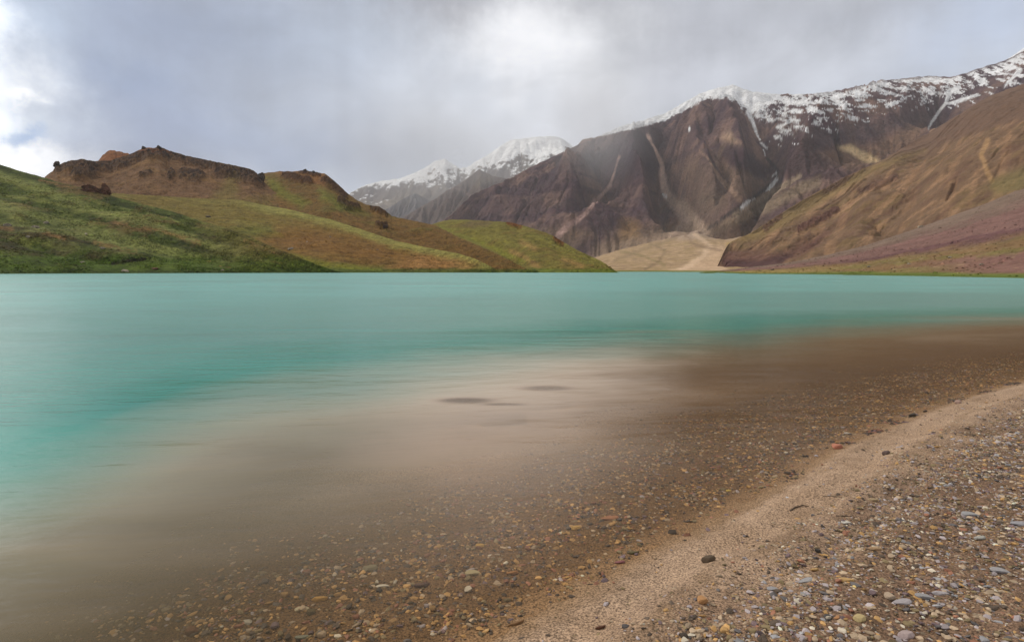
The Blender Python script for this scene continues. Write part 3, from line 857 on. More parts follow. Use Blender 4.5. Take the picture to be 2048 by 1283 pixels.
def hill_b():
    crest = [(40, 372, 950), (87, 356, 980), (106, 341, 1000), (113, 330, 1010), (137, 322, 1020), (161, 318, 1030), (191, 322, 1040), (219, 321, 1050), (263, 307, 1060), (280, 299, 1070), (294, 295, 1070), (305, 296, 1070), (318, 293, 1070),
             (335, 300, 1070), (376, 312, 1060), (410, 319, 1050), (455, 328, 1040), (490, 335, 1030), (506, 340, 1020), (516, 348, 1010), (528, 364, 990), (547, 382, 960), (581, 406, 900), (602, 420, 860), (640, 440, 820)]
    L = Layer('hill', crest, [(0, 660, 35), (250, 740, 55), (480, 740, 60), (640, 700, 45)], 800, 320, prof=1.1, back=0.2, jag=1.8, jagf=0.13, seed=170)
    nf, nm, st, sp = hill_common(L, 1.5)
    cr = crags_on(L, [([(113, 332), (160, 324), (220, 330), (260, 318), (301, 309), (342, 306), (393, 320), (430, 328)], 12, 5), ([(155, 348), (185, 340)], 14, 7), ([(345, 346), (340, 352)], 8, 5),
                      ([(370, 345), (395, 350)], 18, 5), ([(440, 338), (480, 345), (525, 358)], 17, 7), ([(280, 350), (300, 346)], 7, 4)])
    L.fit()
    PX, PY = L.pix()
    col = flat(L.Z.shape, alb(106, 80, 58))
    col = lay(col, sstep(0.0, 0.4, st + 0.4 * nm) * 0.5, alb(120, 92, 56))
    col = lay(col, sstep(0.0, 0.4, -nf) * 0.5, alb(94, 72, 54))
    gl = 1 - sstep(0.10, 0.30, L.vf + 0.12 * nf + 0.08 * nm)
    col = lay(col, gl * 0.8, alb(116, 106, 50))
    gg = poly_sd(PX + 14 * nf, PY + 10 * nm, [(420, 400), (450, 360), (470, 330), (480, 395), (560, 395), (560, 420), (400, 420)])
    col = lay(col, sstep(-14, 14, gg) * 0.45, alb(106, 100, 46))
    red = poly_sd(PX + 5 * nf, PY + 4 * nm, [(262, 308), (290, 290), (335, 290), (350, 308), (300, 305)])
    col = lay(col, sstep(-4, 5, red) * 0.85, alb(126, 78, 48))
    col = lay(col, cr * (0.55 + 0.5 * sstep(-0.2, 0.3, fbm(L.X * .12, L.Y * .12, 3, 8))), alb(66, 52, 46))
    L.build(M_hill, col, 'brown rocky hill with craggy crest behind the green slope')
    TERRAIN['b'] = L
    # reddish knob peeping over its left shoulder
    L = Layer('hill', [(170, 345, 1250), (192, 326, 1250), (205, 311, 1250), (217, 301, 1250), (223, 300, 1250), (239, 303, 1250), (256, 307, 1250), (290, 318, 1250), (330, 330, 1250)], [(150, 1100, 120), (340, 1100, 120)],
              150, 60, prof=1.0, back=0.1, jag=2.0, jagf=0.2, seed=175)
    hill_common(L, 1.0); L.fit()
    n = fbm(L.X * .05, L.Y * .05, 4, 3)
    col = lay(flat(L.Z.shape, alb(122, 80, 52)), sstep(0, .4, n) * .6, alb(92, 62, 46))
    L.build(M_hill, col, 'small reddish pointed knoll peeping over the brown hill')

def hill_d():
    crest = [(470, 372, 1180), (513, 349, 1190), (526, 346, 1190), (564, 342, 1170), (585, 343, 1160), (608, 340, 1150), (630, 344, 1130), (649, 347, 1110), (665, 358, 1080), (680, 372, 1050), (697, 388, 1010), (715, 401, 980), (733, 409, 950), (759, 413, 920),
             (770, 420, 900), (784, 432, 870), (816, 439, 820), (870, 450, 720), (917, 474, 610), (981, 501, 480), (1028, 525, 400), (1060, 541, 350), (1076, 547, 343)]
    L = Layer('hill', crest, [(440, 760, 60), (540, 730, 55), (632, 680, 45), (711, 620, 35), (790, 550, 22), (854, 490, 12), (917, 430, 3), (960, 380, -1), (1000, 341, -1), (1080, 341, -1)], 850, 330, prof=1.05, back=0.22, jag=1.3, jagf=0.12, seed=190)
    nf, nm, st, sp = hill_common(L, 1.3)
    cr = crags_on(L, [([(570, 350), (590, 357), (618, 362)], 9, 6), ([(650, 360), (665, 370), (690, 392)], 10, 5), ([(680, 405), (695, 412), (715, 416)], 8, 6), ([(745, 414), (772, 424)], 6, 5), ([(755, 452), (771, 453)], 6, 5), ([(600, 342), (640, 346)], 5, 4)])
    L.fit()
    PX, PY = L.pix()
    col = flat(L.Z.shape, alb(98, 76, 40))
    col = lay(col, sstep(-0.1, 0.35, st + 0.4 * nm) * 0.6, alb(110, 80, 44))
    col = lay(col, sstep(0.05, 0.4, nf) * 0.6, alb(88, 82, 40))
    gg = poly_sd(PX + 10 * nf, PY + 8 * nm, [(530, 355), (550, 358), (580, 385), (620, 405), (600, 415), (545, 385)])
    col = lay(col, sstep(-9, 9, gg) * 0.7, alb(100, 104, 40))
    g2 = poly_sd(PX + 12 * nf, PY + 8 * nm, [(640, 375), (690, 400), (740, 430), (700, 425), (640, 400)])
    col = lay(col, sstep(-9, 9, g2) * 0.6, alb(100, 106, 44))
    low = poly_sd(PX + 12 * nf, PY + 6 * nm, [(760, 445), (860, 465), (960, 505), (1000, 535), (940, 512), (800, 475)])
    col = lay(col, sstep(-10, 10, low) * 0.6, alb(98, 72, 36))
    red = poly_sd(PX + 5 * nf, PY + 4 * nm, [(545, 342), (610, 336), (660, 350), (650, 372), (590, 362)])
    col = lay(col, sstep(-4, 5, red) * 0.6, alb(118, 78, 46))
    col = lay(col, cr * 0.85, alb(66, 46, 36))
    col = lay(col, (1 - sstep(1.2, 3.5, L.Z + 1.2 * nm)) * 0.85, alb(68, 82, 28))
    L.build(M_hill, col, 'second brown ridge with crags running down to the shore')
    TERRAIN['d'] = L

def hill_e():
    crest = [(800, 470, 1080), (863, 449, 1020), (880, 443, 1000), (901, 439, 970), (933, 439, 930), (965, 441, 900), (1019, 444, 820), (1051, 452, 770), (1092, 465, 690), (1110, 473, 650), (1124, 482, 600), (1155, 500, 520), (1203, 522, 420), (1235, 544, 346), (1246, 547, 343)]
    L = Layer('hill', crest, [(780, 800, 30), (870, 700, 25), (940, 540, 15), (981, 470, 6), (1028, 390, -1), (1060, 341, -1), (1260, 339, -1)], 620, 300, prof=0.98, back=0.22, jag=0.8, jagf=0.1, seed=210)
    nf, nm, st, sp = hill_common(L, 1.0)
    cr = crags_on(L, [([(1018, 443), (1040, 449)], 5, 4), ([(1112, 475), (1125, 484)], 5, 4)])
    L.groove([(905, 455), (985, 490), (1060, 530)], 12, 4)
    L.fit()
    PX, PY = L.pix()
    col = flat(L.Z.shape, alb(102, 94, 44))
    col = lay(col, sstep(-0.1, 0.35, st + 0.3 * nm) * 0.7, alb(114, 108, 52))
    col = lay(col, sstep(0.1, 0.4, nf + 0.3 * nm) * 0.5, alb(106, 82, 46))
    br = poly_sd(PX + 6 * nf, PY + 4 * nm, [(915, 452), (940, 441), (985, 443), (975, 452), (940, 455)])
    col = lay(col, sstep(-4, 5, br) * 0.7, alb(96, 80, 58))
    g2 = poly_sd(PX + 10 * nf, PY + 6 * nm, [(880, 452), (900, 462), (980, 490), (1060, 525), (1040, 520), (960, 488)])
    col = lay(col, sstep(-7, 7, g2) * 0.7, alb(118, 122, 44))
    for pts in ([(1022, 502), (1050, 515), (1075, 533)], [(1125, 518), (1150, 525), (1165, 533)], [(1042, 484), (1070, 496)]):
        d, _ = seg_dist(PX + 6 * nm, PY + 5 * sp, pts)
        col = lay(col, (1 - sstep(0, 10, d + 4 * np.abs(nm))) * 0.55, alb(146, 114, 72))
    col = lay(col, cr * 0.8, alb(110, 62, 40))
    col = lay(col, (1 - sstep(1.0, 3.0, L.Z + 1.2 * nm)) * 0.85, alb(86, 98, 32))
    L.build(M_hill, col, 'low green knoll that ends the left hills at the valley mouth')
    TERRAIN['e'] = L

far_mountain(); far_spurs(); main_mountain(); right_far_peak(); right_slope(); right_fan(); valley_fan()
hill_a(); hill_c(); hill_b(); hill_d(); hill_e()

def surf_at(key, px, py):
    """world point where the ray through a pixel meets a landform (from its front rows)"""
    L = TERRAIN[key]
    ph, t = phi_t(px, py)
    j = int(np.clip(np.searchsorted(L.phi, float(ph)), 0, len(L.phi) - 1))
    T = (L.Z[:, j] - CAM_H) / L.R[:, j]
    i = int(np.argmax(T >= float(t)))
    return Vector((L.X[i, j], L.Y[i, j], L.Z[i, j]))

# ------------------------------------------------------------------ beach, lake bed and water
def flat_at(px, py, z=0.0):
    dx, dy, dz = ray(px, py)
    k = (z - CAM_H) / dz
    return np.array([dx * k, dy * k])

WL = [(-40.0, -26.0), (-14.0, -9.5), (-4.2, -0.6)]
for p in [(974, 1283), (1131, 1193), (1289, 1103), (1424, 1043), (1500, 1000), (1576, 958), (1661, 900), (1740, 868), (1826, 830), (1930, 795), (2048, 762)]:
    WL.append(tuple(flat_at(*p)))
WL += [(12.6, 12.6), (18.0, 15.2), (28.0, 18.5), (48.0, 22.0), (90.0, 26.0), (220.0, 40.0)]
WL = np.array(WL)

def shore_s(x, y):
    """signed distance to the waterline: + in the water, - on the beach"""
    d, _ = seg_dist(x, y, WL)
    px = np.concatenate([WL, [[260, -60], [-40, -60]]])
    land = poly_sd(x, y, [tuple(p) for p in px]) > 0
    return np.where(land, -d, d)

def bed_z(x, y):
    s = shore_s(x, y)
    s = s + 0.10 * fbm(x * 0.7, y * 0.7, 3, 5) * np.clip(np.abs(s) * 2, 0.15, 1)
    w = np.maximum(s, 0) * (1 + 0.75 * sstep(-0.35, -0.95, x / np.maximum(y, 0.4))); l = np.maximum(-s, 0)
    zw = -(0.075 * np.minimum(w, 5) + 0.17 * np.clip(w - 5, 0, 5) + 0.35 * np.clip(w - 10, 0, 9))
    zl = 0.17 * (1 - np.exp(-l / 0.75)) + 0.045 * np.minimum(l, 30) + 0.02 * np.maximum(l - 30, 0)
    lines = 0.026 * np.sin(l * 11 + 2.5 * fbm(x * 0.5, y * 0.5, 2, 8)) * sstep(0.1, 0.4, l) * (1 - sstep(1.0, 1.9, l))
    return zw + zl + lines, s

def ground_at(px, py):
    z = 0.0
    for _ in range(12):
        x, y = flat_at(px, py, z)
        z = float(bed_z(np.array([x]), np.array([y]))[0][0])
    return float(x), float(y), z

# gravel zone edge on the beach (photo points put on the ground)
GE = [ground_at(*p)[:2] for p in [(1180, 1400), (1270, 1283), (1390, 1225), (1560, 1130), (1640, 1045), (1760, 960), (1880, 890), (2060, 800)]] + [(16.0, 12.0), (40.0, 15.0)]
GE = np.array(GE)
def gravel_amount(x, y):
    d, _ = seg_dist(x, y, GE)
    poly = [tuple(p) for p in GE] + [(60, -20), (0, -20)]
    sd_ = np.where(poly_sd(x, y, poly) > 0, d, -d)
    sd_ = sd_ + 0.22 * fbm(x * 1.4, y * 1.4, 3, 77) + 0.12 * fbm(x * 5, y * 5, 2, 78)
    return sd_ - 0.14

def shore_mesh():
    nr, nc = 760, 1000
    phi = np.linspace(math.radians(-88), math.radians(88), nc)
    R = np.exp(np.linspace(math.log(0.9), math.log(260), nr))
    X = R[:, None] * np.sin(phi); Y = R[:, None] * np.cos(phi)
    Z, s = bed_z(X, Y)
    near = np.clip(12 / R, 0, 1)[:, None]
    ga = gravel_amount(X, Y) + 0.35 * fbm(X * 2.6, Y * 2.6, 3, 79)
    gz = sstep(-0.45, 0.35, ga) * (s < 0)
    wetg = sstep(0.05, 0.3, s) * (1 - sstep(1.8, 3.2, s + 0.5 * fbm(X * 1.1, Y * 1.1, 3, 3)))
    Z = Z + near * (0.010 * fbm(X * 4, Y * 4, 3, 1) + (0.004 + 0.012 * gz + 0.010 * wetg) * fbm(X * 20, Y * 20, 3, 2))
    Z = Z - (0.6 * sstep(140, 250, R))[:, None]
    col = flat(Z.shape, alb(160, 135, 113))
    n = fbm(X * 1.5, Y * 1.5, 4, 6); nn = fbm(X * 9, Y * 9, 3, 7)
    col = lay(col, sstep(-0.1, 0.4, n + 0.3 * nn) * 0.4 * (s < 0), alb(138, 112, 88))
    col = lay(col, gz * 0.8, alb(104, 80, 64))
    col = lay(col, gz * sstep(0.0, 0.4, nn) * 0.6, alb(84, 66, 48))
    ln_ = np.sin(np.maximum(-s, 0) * 12 + 3 * fbm(X * 0.6, Y * 0.6, 3, 18)) + 0.8 * nn
    col = lay(col, sstep(0.2, 1.2, ln_) * (s < -0.08) * (1 - sstep(1.2, 2.4, -s)) * 0.45, alb(112, 90, 68))
    wet = sstep(-0.20, -0.03, s + 0.05 * nn)
    col = lay(col, wet, alb(134, 108, 82))
    # pale silt flat beyond the pebbles, browner lake bed to either side
    col = lay(col, sstep(2.0, 4.0, s + 0.5 * n) * 0.8, alb(176, 154, 134))
    rightb = sstep(2.5, 6.0, X - 0.1 * Y + 0.8 * n) * sstep(0.2, 1.0, s)
    col = lay(col, rightb * 0.85, alb(92, 66, 42))
    leftb = sstep(0.0, -3.0, X + 0.35 * (Y - 5) + 0.5 * n) * sstep(0.6, 1.6, s)
    col = lay(col, leftb * 0.9, alb(70, 56, 34))
    col = lay(col, wetg * 0.65, alb(84, 62, 38))  # brown pebble bed, darkened to paint the shade between stones
    m = bpy.data.materials.new('beach_sand'); m.use_nodes = True
    g = NG(m.node_tree); b = m.node_tree.nodes['Principled BSDF']
    at = g.new('ShaderNodeAttribute', attribute_name='Col'); geo = g.new('ShaderNodeNewGeometry')
    P = geo.outputs['Position']
    f1 = g.noise(P, 75, 3, 0.75); f2 = g.noise(P, 22, 4, 0.65); f3 = g.noise(P, 2.2, 5, 0.6)
    grains = g.rng(f1, 0.38, 0.60, 0.28, 1.30)
    k = g.m('MULTIPLY', grains, g.m('ADD', 0.62, g.m('ADD', g.m('MULTIPLY', f2, 0.38), g.m('MULTIPLY', f3, 0.42))))
    vs = g.new('ShaderNodeVectorMath', operation='SCALE'); g.link(at.outputs['Color'], vs.inputs[0]); g.link(k, vs.inputs['Scale'])
    g.link(vs.outputs[0], b.inputs['Base Color'])
    b.inputs['Roughness'].default_value = 0.9; b.inputs['Specular IOR Level'].default_value = 0.2
    bp = g.new('ShaderNodeBump'); bp.inputs['Strength'].default_value = 0.7; bp.inputs['Distance'].default_value = 0.01
    g.link(g.m('ADD', f1, f2), bp.inputs['Height']); g.link(bp.outputs[0], b.inputs['Normal'])
    o = mesh_from('beach', np.stack([X, Y, Z], -1).reshape(-1, 3), grid_faces(nr, nc), m, np.clip(col, .01, .8).reshape(-1, 3))
    tag(o, 'sandy pebble beach sloping under the shallow water', None, None, 'structure')
shore_mesh()

SUNKEN = [(930, 813, 64, 0.30, 0.10), (1008, 824, 50, 0.16, 0.12), (1092, 791, 56, 0.34, 0.13)]

def water():
    nr, nc = 760, 560
    phi = np.linspace(math.radians(-89), math.radians(89), nc)
    R = np.exp(np.linspace(math.log(0.6), math.log(900), nr))
    X = R[:, None] * np.sin(phi); Y = R[:, None] * np.cos(phi)
    zb, s = bed_z(X, Y)
    dep = np.maximum(0, -zb)
    dep = np.where(R[:, None] > 120, np.maximum(dep, 4.0), dep)
    dep = dep * (1 + 0.28 * fbm(X * 0.22, Y * 0.34, 4, 41))
    n = fbm(X * 0.6, Y * 0.6, 3, 6)
    AX = X / np.maximum(Y, 0.5)
    silt_sheen_c = flat(X.shape, alb(178, 160, 144))  # pale centre carries the bright cloud's reflection within the silt colour
    silt_sheen_c = lay(silt_sheen_c, sstep(0.08, 0.36, AX + 0.08 * n) * 0.92, alb(98, 74, 46))
    silt_sheen_c = lay(silt_sheen_c, sstep(-0.02, -0.40, AX + 0.1 * n) * 0.9, alb(132, 126, 108))
    silt_sheen_c = lay(silt_sheen_c, sstep(7.5, 3.0, np.hypot(X, Y) + n) * sstep(0.1, -0.5, AX + 0.1 * n) * 0.85, alb(96, 84, 60))
    for (px, py, hw, ln, top) in SUNKEN:          # the water is thinner over the rocks on the bed
        rx, ry = flat_at(px, py, -top)
        half = hw / FPX * math.hypot(rx, ry)
        q = ((X - rx) / half) ** 2 + ((Y - ry) / (ln * half * 1.6)) ** 2
        k = np.exp(-q ** 2)
        dep = dep * (1 - k) + np.minimum(dep, top + 0.05) * k
    m = bpy.data.materials.new('lake_water'); m.use_nodes = True
    t = m.node_tree; t.nodes.clear(); g = NG(t)
    at = g.new('ShaderNodeAttribute', attribute_name='depth'); d = at.outputs['Fac']
    at2 = g.new('ShaderNodeAttribute', attribute_name='Col')
    geo = g.new('ShaderNodeNewGeometry'); P = geo.outputs['Position']
    # ripples: longer across the wind than along it
    r1 = g.noise(g.mapping(P, scale=(0.35, 1.1, 1), rot=(0, 0, math.radians(-14))), 1.6, 5, 0.62, 0.4)
    r2 = g.noise(g.mapping(P, scale=(0.035, 0.085, 1), rot=(0, 0, math.radians(-8))), 1.5, 6, 0.55, 1.2)
    hgt = g.m('ADD', g.m('MULTIPLY', r1, 0.035), g.m('MULTIPLY', r2, 0.24))
    bp = g.new('ShaderNodeBump'); bp.inputs['Strength'].default_value = 0.55; bp.inputs['Distance'].default_value = 1.0
    g.link(hgt, bp.inputs['Height'])
    off = g.new('ShaderNodeAttribute', attribute_name='offshore').outputs['Fac']
    silt = g.rng(d, 0.20, 1.45, 0, 1, True)
    deep = g.mix(off, (0.020, 0.270, 0.205), (0.075, 0.440, 0.385))
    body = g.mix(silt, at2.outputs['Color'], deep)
    r3 = g.noise(g.mapping(P, scale=(0.035, 0.07, 1), rot=(0, 0, math.radians(-12))), 1.0, 4, 0.5, 0.5)
    body = g.mix(g.m('MULTIPLY', g.rng(r3, 0.45, 0.65, 0, 1, True), g.m('MULTIPLY', silt, 0.40)), body, (0.012, 0.19, 0.15))
    body = g.mix(g.m('MULTIPLY', g.rng(r2, 0.42, 0.68, 0, 1, True), g.m('MULTIPLY', silt, 0.32)), body, (0.016, 0.21, 0.165))
    r4 = g.noise(g.mapping(P, scale=(0.22, 0.85, 1), rot=(0, 0, math.radians(-9))), 1.0, 4, 0.6, 0.4)
    body = g.mix(g.m('MULTIPLY', g.rng(r4, 0.52, 0.72, 0, 1, True), g.m('MULTIPLY', silt, 0.38)), body, (0.012, 0.17, 0.14))  # dark dashes: ripple crest and trough shade painted into the body colour
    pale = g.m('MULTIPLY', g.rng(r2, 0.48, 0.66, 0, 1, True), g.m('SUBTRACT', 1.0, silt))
    body = g.mix(g.m('MULTIPLY', pale, 0.42), body, alb(172, 156, 136))  # pale streaks stand in for wave reflections over the shallows
    dif = g.new('ShaderNodeBsdfDiffuse'); g.link(body, dif.inputs['Color'])
    tr = g.new('ShaderNodeBsdfTransparent'); tr.inputs['Color'].default_value = (0.97, 0.93, 0.86, 1)
    op = g.m('SUBTRACT', 1.0, g.m('EXPONENT', g.m('MULTIPLY', g.m('POWER', d, 1.7), -10.5)))
    mx = g.new('ShaderNodeMixShader'); g.link(op, mx.inputs[0]); g.link(tr.outputs[0], mx.inputs[1]); g.link(dif.outputs[0], mx.inputs[2])
    gl = g.new('ShaderNodeBsdfGlossy'); g.link(g.rng(d, 0.3, 3.0, 0.14, 0.27), gl.inputs['Roughness'])
    g.link(bp.outputs[0], gl.inputs['Normal'])
    fr = g.new('ShaderNodeFresnel'); fr.inputs['IOR'].default_value = 1.33; g.link(bp.outputs[0], fr.inputs['Normal'])
    fac = g.m('MULTIPLY', g.m('MINIMUM', fr.outputs[0], 0.56), g.rng(d, 0.05, 0.75, 0.35, 0.95))
    mx2 = g.new('ShaderNodeMixShader'); g.link(fac, mx2.inputs[0]); g.link(mx.outputs[0], mx2.inputs[1]); g.link(gl.outputs[0], mx2.inputs[2])
    out = g.new('ShaderNodeOutputMaterial'); g.link(mx2.outputs[0], out.inputs['Surface'])
    o = mesh_from('water', np.stack([X, Y, np.zeros_like(X)], -1).reshape(-1, 3), grid_faces(nr, nc), m, silt_sheen_c.reshape(-1, 3), True, {'depth': dep, 'offshore': sstep(9, 55, s + 6 * fbm(X * 0.08, Y * 0.08, 3, 43))})
    tag(o, 'calm turquoise mountain lake, clear and brown over the shallows', None, None, 'structure')
water()

# ground sheet under everything
mg = bpy.data.materials.new('bedrock'); mg.use_nodes = True
g_ = NG(mg.node_tree); b_ = mg.node_tree.nodes['Principled BSDF']
geo_ = g_.new('ShaderNodeNewGeometry')
g_.link(g_.mix(g_.noise(geo_.outputs['Position'], 0.01, 5), (0.10, 0.08, 0.06), (0.20, 0.16, 0.12)), b_.inputs['Base Color'])
b_.inputs['Roughness'].default_value = 1.0
E = 14500
o = mesh_from('ground', [(-E, -E, -9), (E, -E, -9), (E, E, -9), (-E, E, -9)], [(0, 1, 2, 3)], mg)
tag(o, 'bare brown ground beneath the lake and the mountains', None, None, 'structure')

# ------------------------------------------------------------------ stones
ICO_V = None
def ico(sub):
    p = (1 + 5 ** 0.5) / 2
    v = [(-1, p, 0), (1, p, 0), (-1, -p, 0), (1, -p, 0), (0, -1, p), (0, 1, p), (0, -1, -p), (0, 1, -p), (p, 0, -1), (p, 0, 1), (-p, 0, -1), (-p, 0, 1)]
    f = [(0, 11, 5), (0, 5, 1), (0, 1, 7), (0, 7, 10), (0, 10, 11), (1, 5, 9), (5, 11, 4), (11, 10, 2), (10, 7, 6), (7, 1, 8), (3, 9, 4), (3, 4, 2), (3, 2, 6), (3, 6, 8), (3, 8, 9), (4, 9, 5), (2, 4, 11), (6, 2, 10), (8, 6, 7), (9, 8, 1)]
    v = [np.array(a) / np.linalg.norm(a) for a in v]
    for _ in range(sub):
        mid = {}; nf = []
        def mp(a, b):
            k = (min(a, b), max(a, b))
            if k not in mid:
                q = v[a] + v[b]; v.append(q / np.linalg.norm(q)); mid[k] = len(v) - 1
            return mid[k]
        for a, b, c in f:
            x, y, z = mp(a, b), mp(b, c), mp(c, a)
            nf += [(a, x, z), (b, y, x), (c, z, y), (x, y, z)]
        f = nf
    return np.array(v), np.array(f)

def stone_shape(sub, flatn, elong, seed, ang=0.22):
    """one chipped stone of about unit half-length, cut by a few flat faces"""
    r = np.random.default_rng(seed)
    v, f = ico(sub)
    v = v * (1 + ang * (r.random((len(v), 1)) - 0.5) * (0.6 if sub > 1 else 1.0))
    for _ in range(7):
        n = r.normal(size=3); n /= np.linalg.norm(n)
        d = r.uniform(0.55, 0.85)
        k = v @ n - d
        v = v - np.maximum(k, 0)[:, None] * n * 0.9
    if sub: v = v / np.abs(v[:, :2]).max(); v[:, 2] = np.clip(v[:, 2], -0.5, 0.42) * 1.5 + 0.12 * v[:, 2]
    v = v * np.array([1.0, elong, flatn])
    return v, f

PAL = {
    'lavender grey': (0.33, 0.285, 0.29), 'blue grey': (0.27, 0.265, 0.275), 'tan': (0.36, 0.27, 0.185), 'ochre': (0.42, 0.25, 0.10),
    'dark brown': (0.085, 0.062, 0.046), 'rust red': (0.26, 0.12, 0.075), 'cream': (0.50, 0.44, 0.35), 'plum': (0.145, 0.10, 0.105),
    'dark grey': (0.11, 0.10, 0.10), 'olive brown': (0.20, 0.15, 0.08)}
PAL = {k: tuple(c * 1.10 for c in v) for k, v in PAL.items()}
PN = list(PAL)

def gravel_mesh(name, XY, Zs, size, cols, mat, seed, flat_rng=(0.22, 0.5)):
    n = len(XY); r = np.random.default_rng(seed)
    shapes = [stone_shape(0, 1, 1, seed + 10 + i, 0.5) for i in range(14)]
    f = shapes[0][1]; nvx = 12
    S = np.stack([s[0] for s in shapes])
    V = S[r.integers(0, len(S), n)]
    el = r.uniform(0.5, 0.95, n); fl = r.uniform(*flat_rng, n)
    V = V * np.stack([np.ones(n), el, fl], -1)[:, None, :] * size[:, None, None]
    tx = r.normal(0, 0.20, n); ty = r.normal(0, 0.20, n); a = r.uniform(0, 2 * math.pi, n)
    cx, sx = np.cos(tx)[:, None], np.sin(tx)[:, None]
    y, z = V[..., 1] * cx - V[..., 2] * sx, V[..., 1] * sx + V[..., 2] * cx
    V = np.stack([V[..., 0], y, z], -1)
    cy, sy = np.cos(ty)[:, None], np.sin(ty)[:, None]
    x, z = V[..., 0] * cy + V[..., 2] * sy, -V[..., 0] * sy + V[..., 2] * cy
    V = np.stack([x, V[..., 1], z], -1)
    ca, sa = np.cos(a)[:, None], np.sin(a)[:, None]
    x, y = V[..., 0] * ca - V[..., 1] * sa, V[..., 0] * sa + V[..., 1] * ca
    V = np.stack([x + XY[:, 0:1], y + XY[:, 1:2], V[..., 2] + (Zs + size * fl * 0.15)[:, None]], -1)
    F = (f[None] + (np.arange(n) * nvx)[:, None, None]).reshape(-1, 3)
    return mesh_from(name, V.reshape(-1, 3), F, mat, np.repeat(cols, nvx, 0), False)

def stone_mat(name, rough, from_object=False, spec=0.3):
    m = bpy.data.materials.new(name); m.use_nodes = True
    g = NG(m.node_tree); b = m.node_tree.nodes['Principled BSDF']
    if from_object:
        c = g.new('ShaderNodeObjectInfo').outputs['Color']
    else:
        c = g.new('ShaderNodeAttribute', attribute_name='Col').outputs['Color']
    geo = g.new('ShaderNodeNewGeometry')
    n = g.noise(geo.outputs['Position'], 90, 4, 0.65); n2 = g.noise(geo.outputs['Position'], 260, 2, 0.6)
    k = g.m('ADD', 0.55, g.m('ADD', g.m('MULTIPLY', n, 0.6), g.m('MULTIPLY', n2, 0.3)))
    vs = g.new('ShaderNodeVectorMath', operation='SCALE'); g.link(c, vs.inputs[0]); g.link(k, vs.inputs['Scale'])
    g.link(vs.outputs[0], b.inputs['Base Color'])
    b.inputs['Roughness'].default_value = rough; b.inputs['Specular IOR Level'].default_value = spec
    bp = g.new('ShaderNodeBump'); bp.inputs['Strength'].default_value = 0.4; bp.inputs['Distance'].default_value = 0.004
    g.link(n, bp.inputs['Height']); g.link(bp.outputs[0], b.inputs['Normal'])
    return m
M_gravel = stone_mat('gravel_stone', 0.8)
M_wetgravel = stone_mat('wet_stone', 0.6)
M_stone = stone_mat('loose_stone', 0.8, True)

def in_view(x, y, z, mx=60, my=80):
    px, py = project(x, y, z)
    return (px > -mx) & (px < 2048 + mx + 900) & (py < 1283 + my + 150) & (y > 0.5)

def palette_cols(n, weights, r, jit=0.22):
    w = np.array([weights.get(k, 0) for k in PN], float); w /= w.sum()
    i = r.choice(len(PN), n, p=w)
    c = np.array([PAL[k] for k in PN])[i] * (1 + jit * r.normal(size=(n, 1)))
    return np.clip(c, 0.02, 0.7), i

W_DRY = {'lavender grey': 4.5, 'blue grey': 1.0, 'tan': 7, 'ochre': 2.6, 'dark brown': 5, 'rust red': 1.4, 'cream': 1.4, 'plum': 2.5, 'dark grey': 1.5, 'olive brown': 4}
W_WET = {'lavender grey': 0.5, 'tan': 3, 'ochre': 7, 'dark brown': 6, 'rust red': 3.5, 'cream': 0.5, 'plum': 1.5, 'dark grey': 1, 'olive brown': 5}

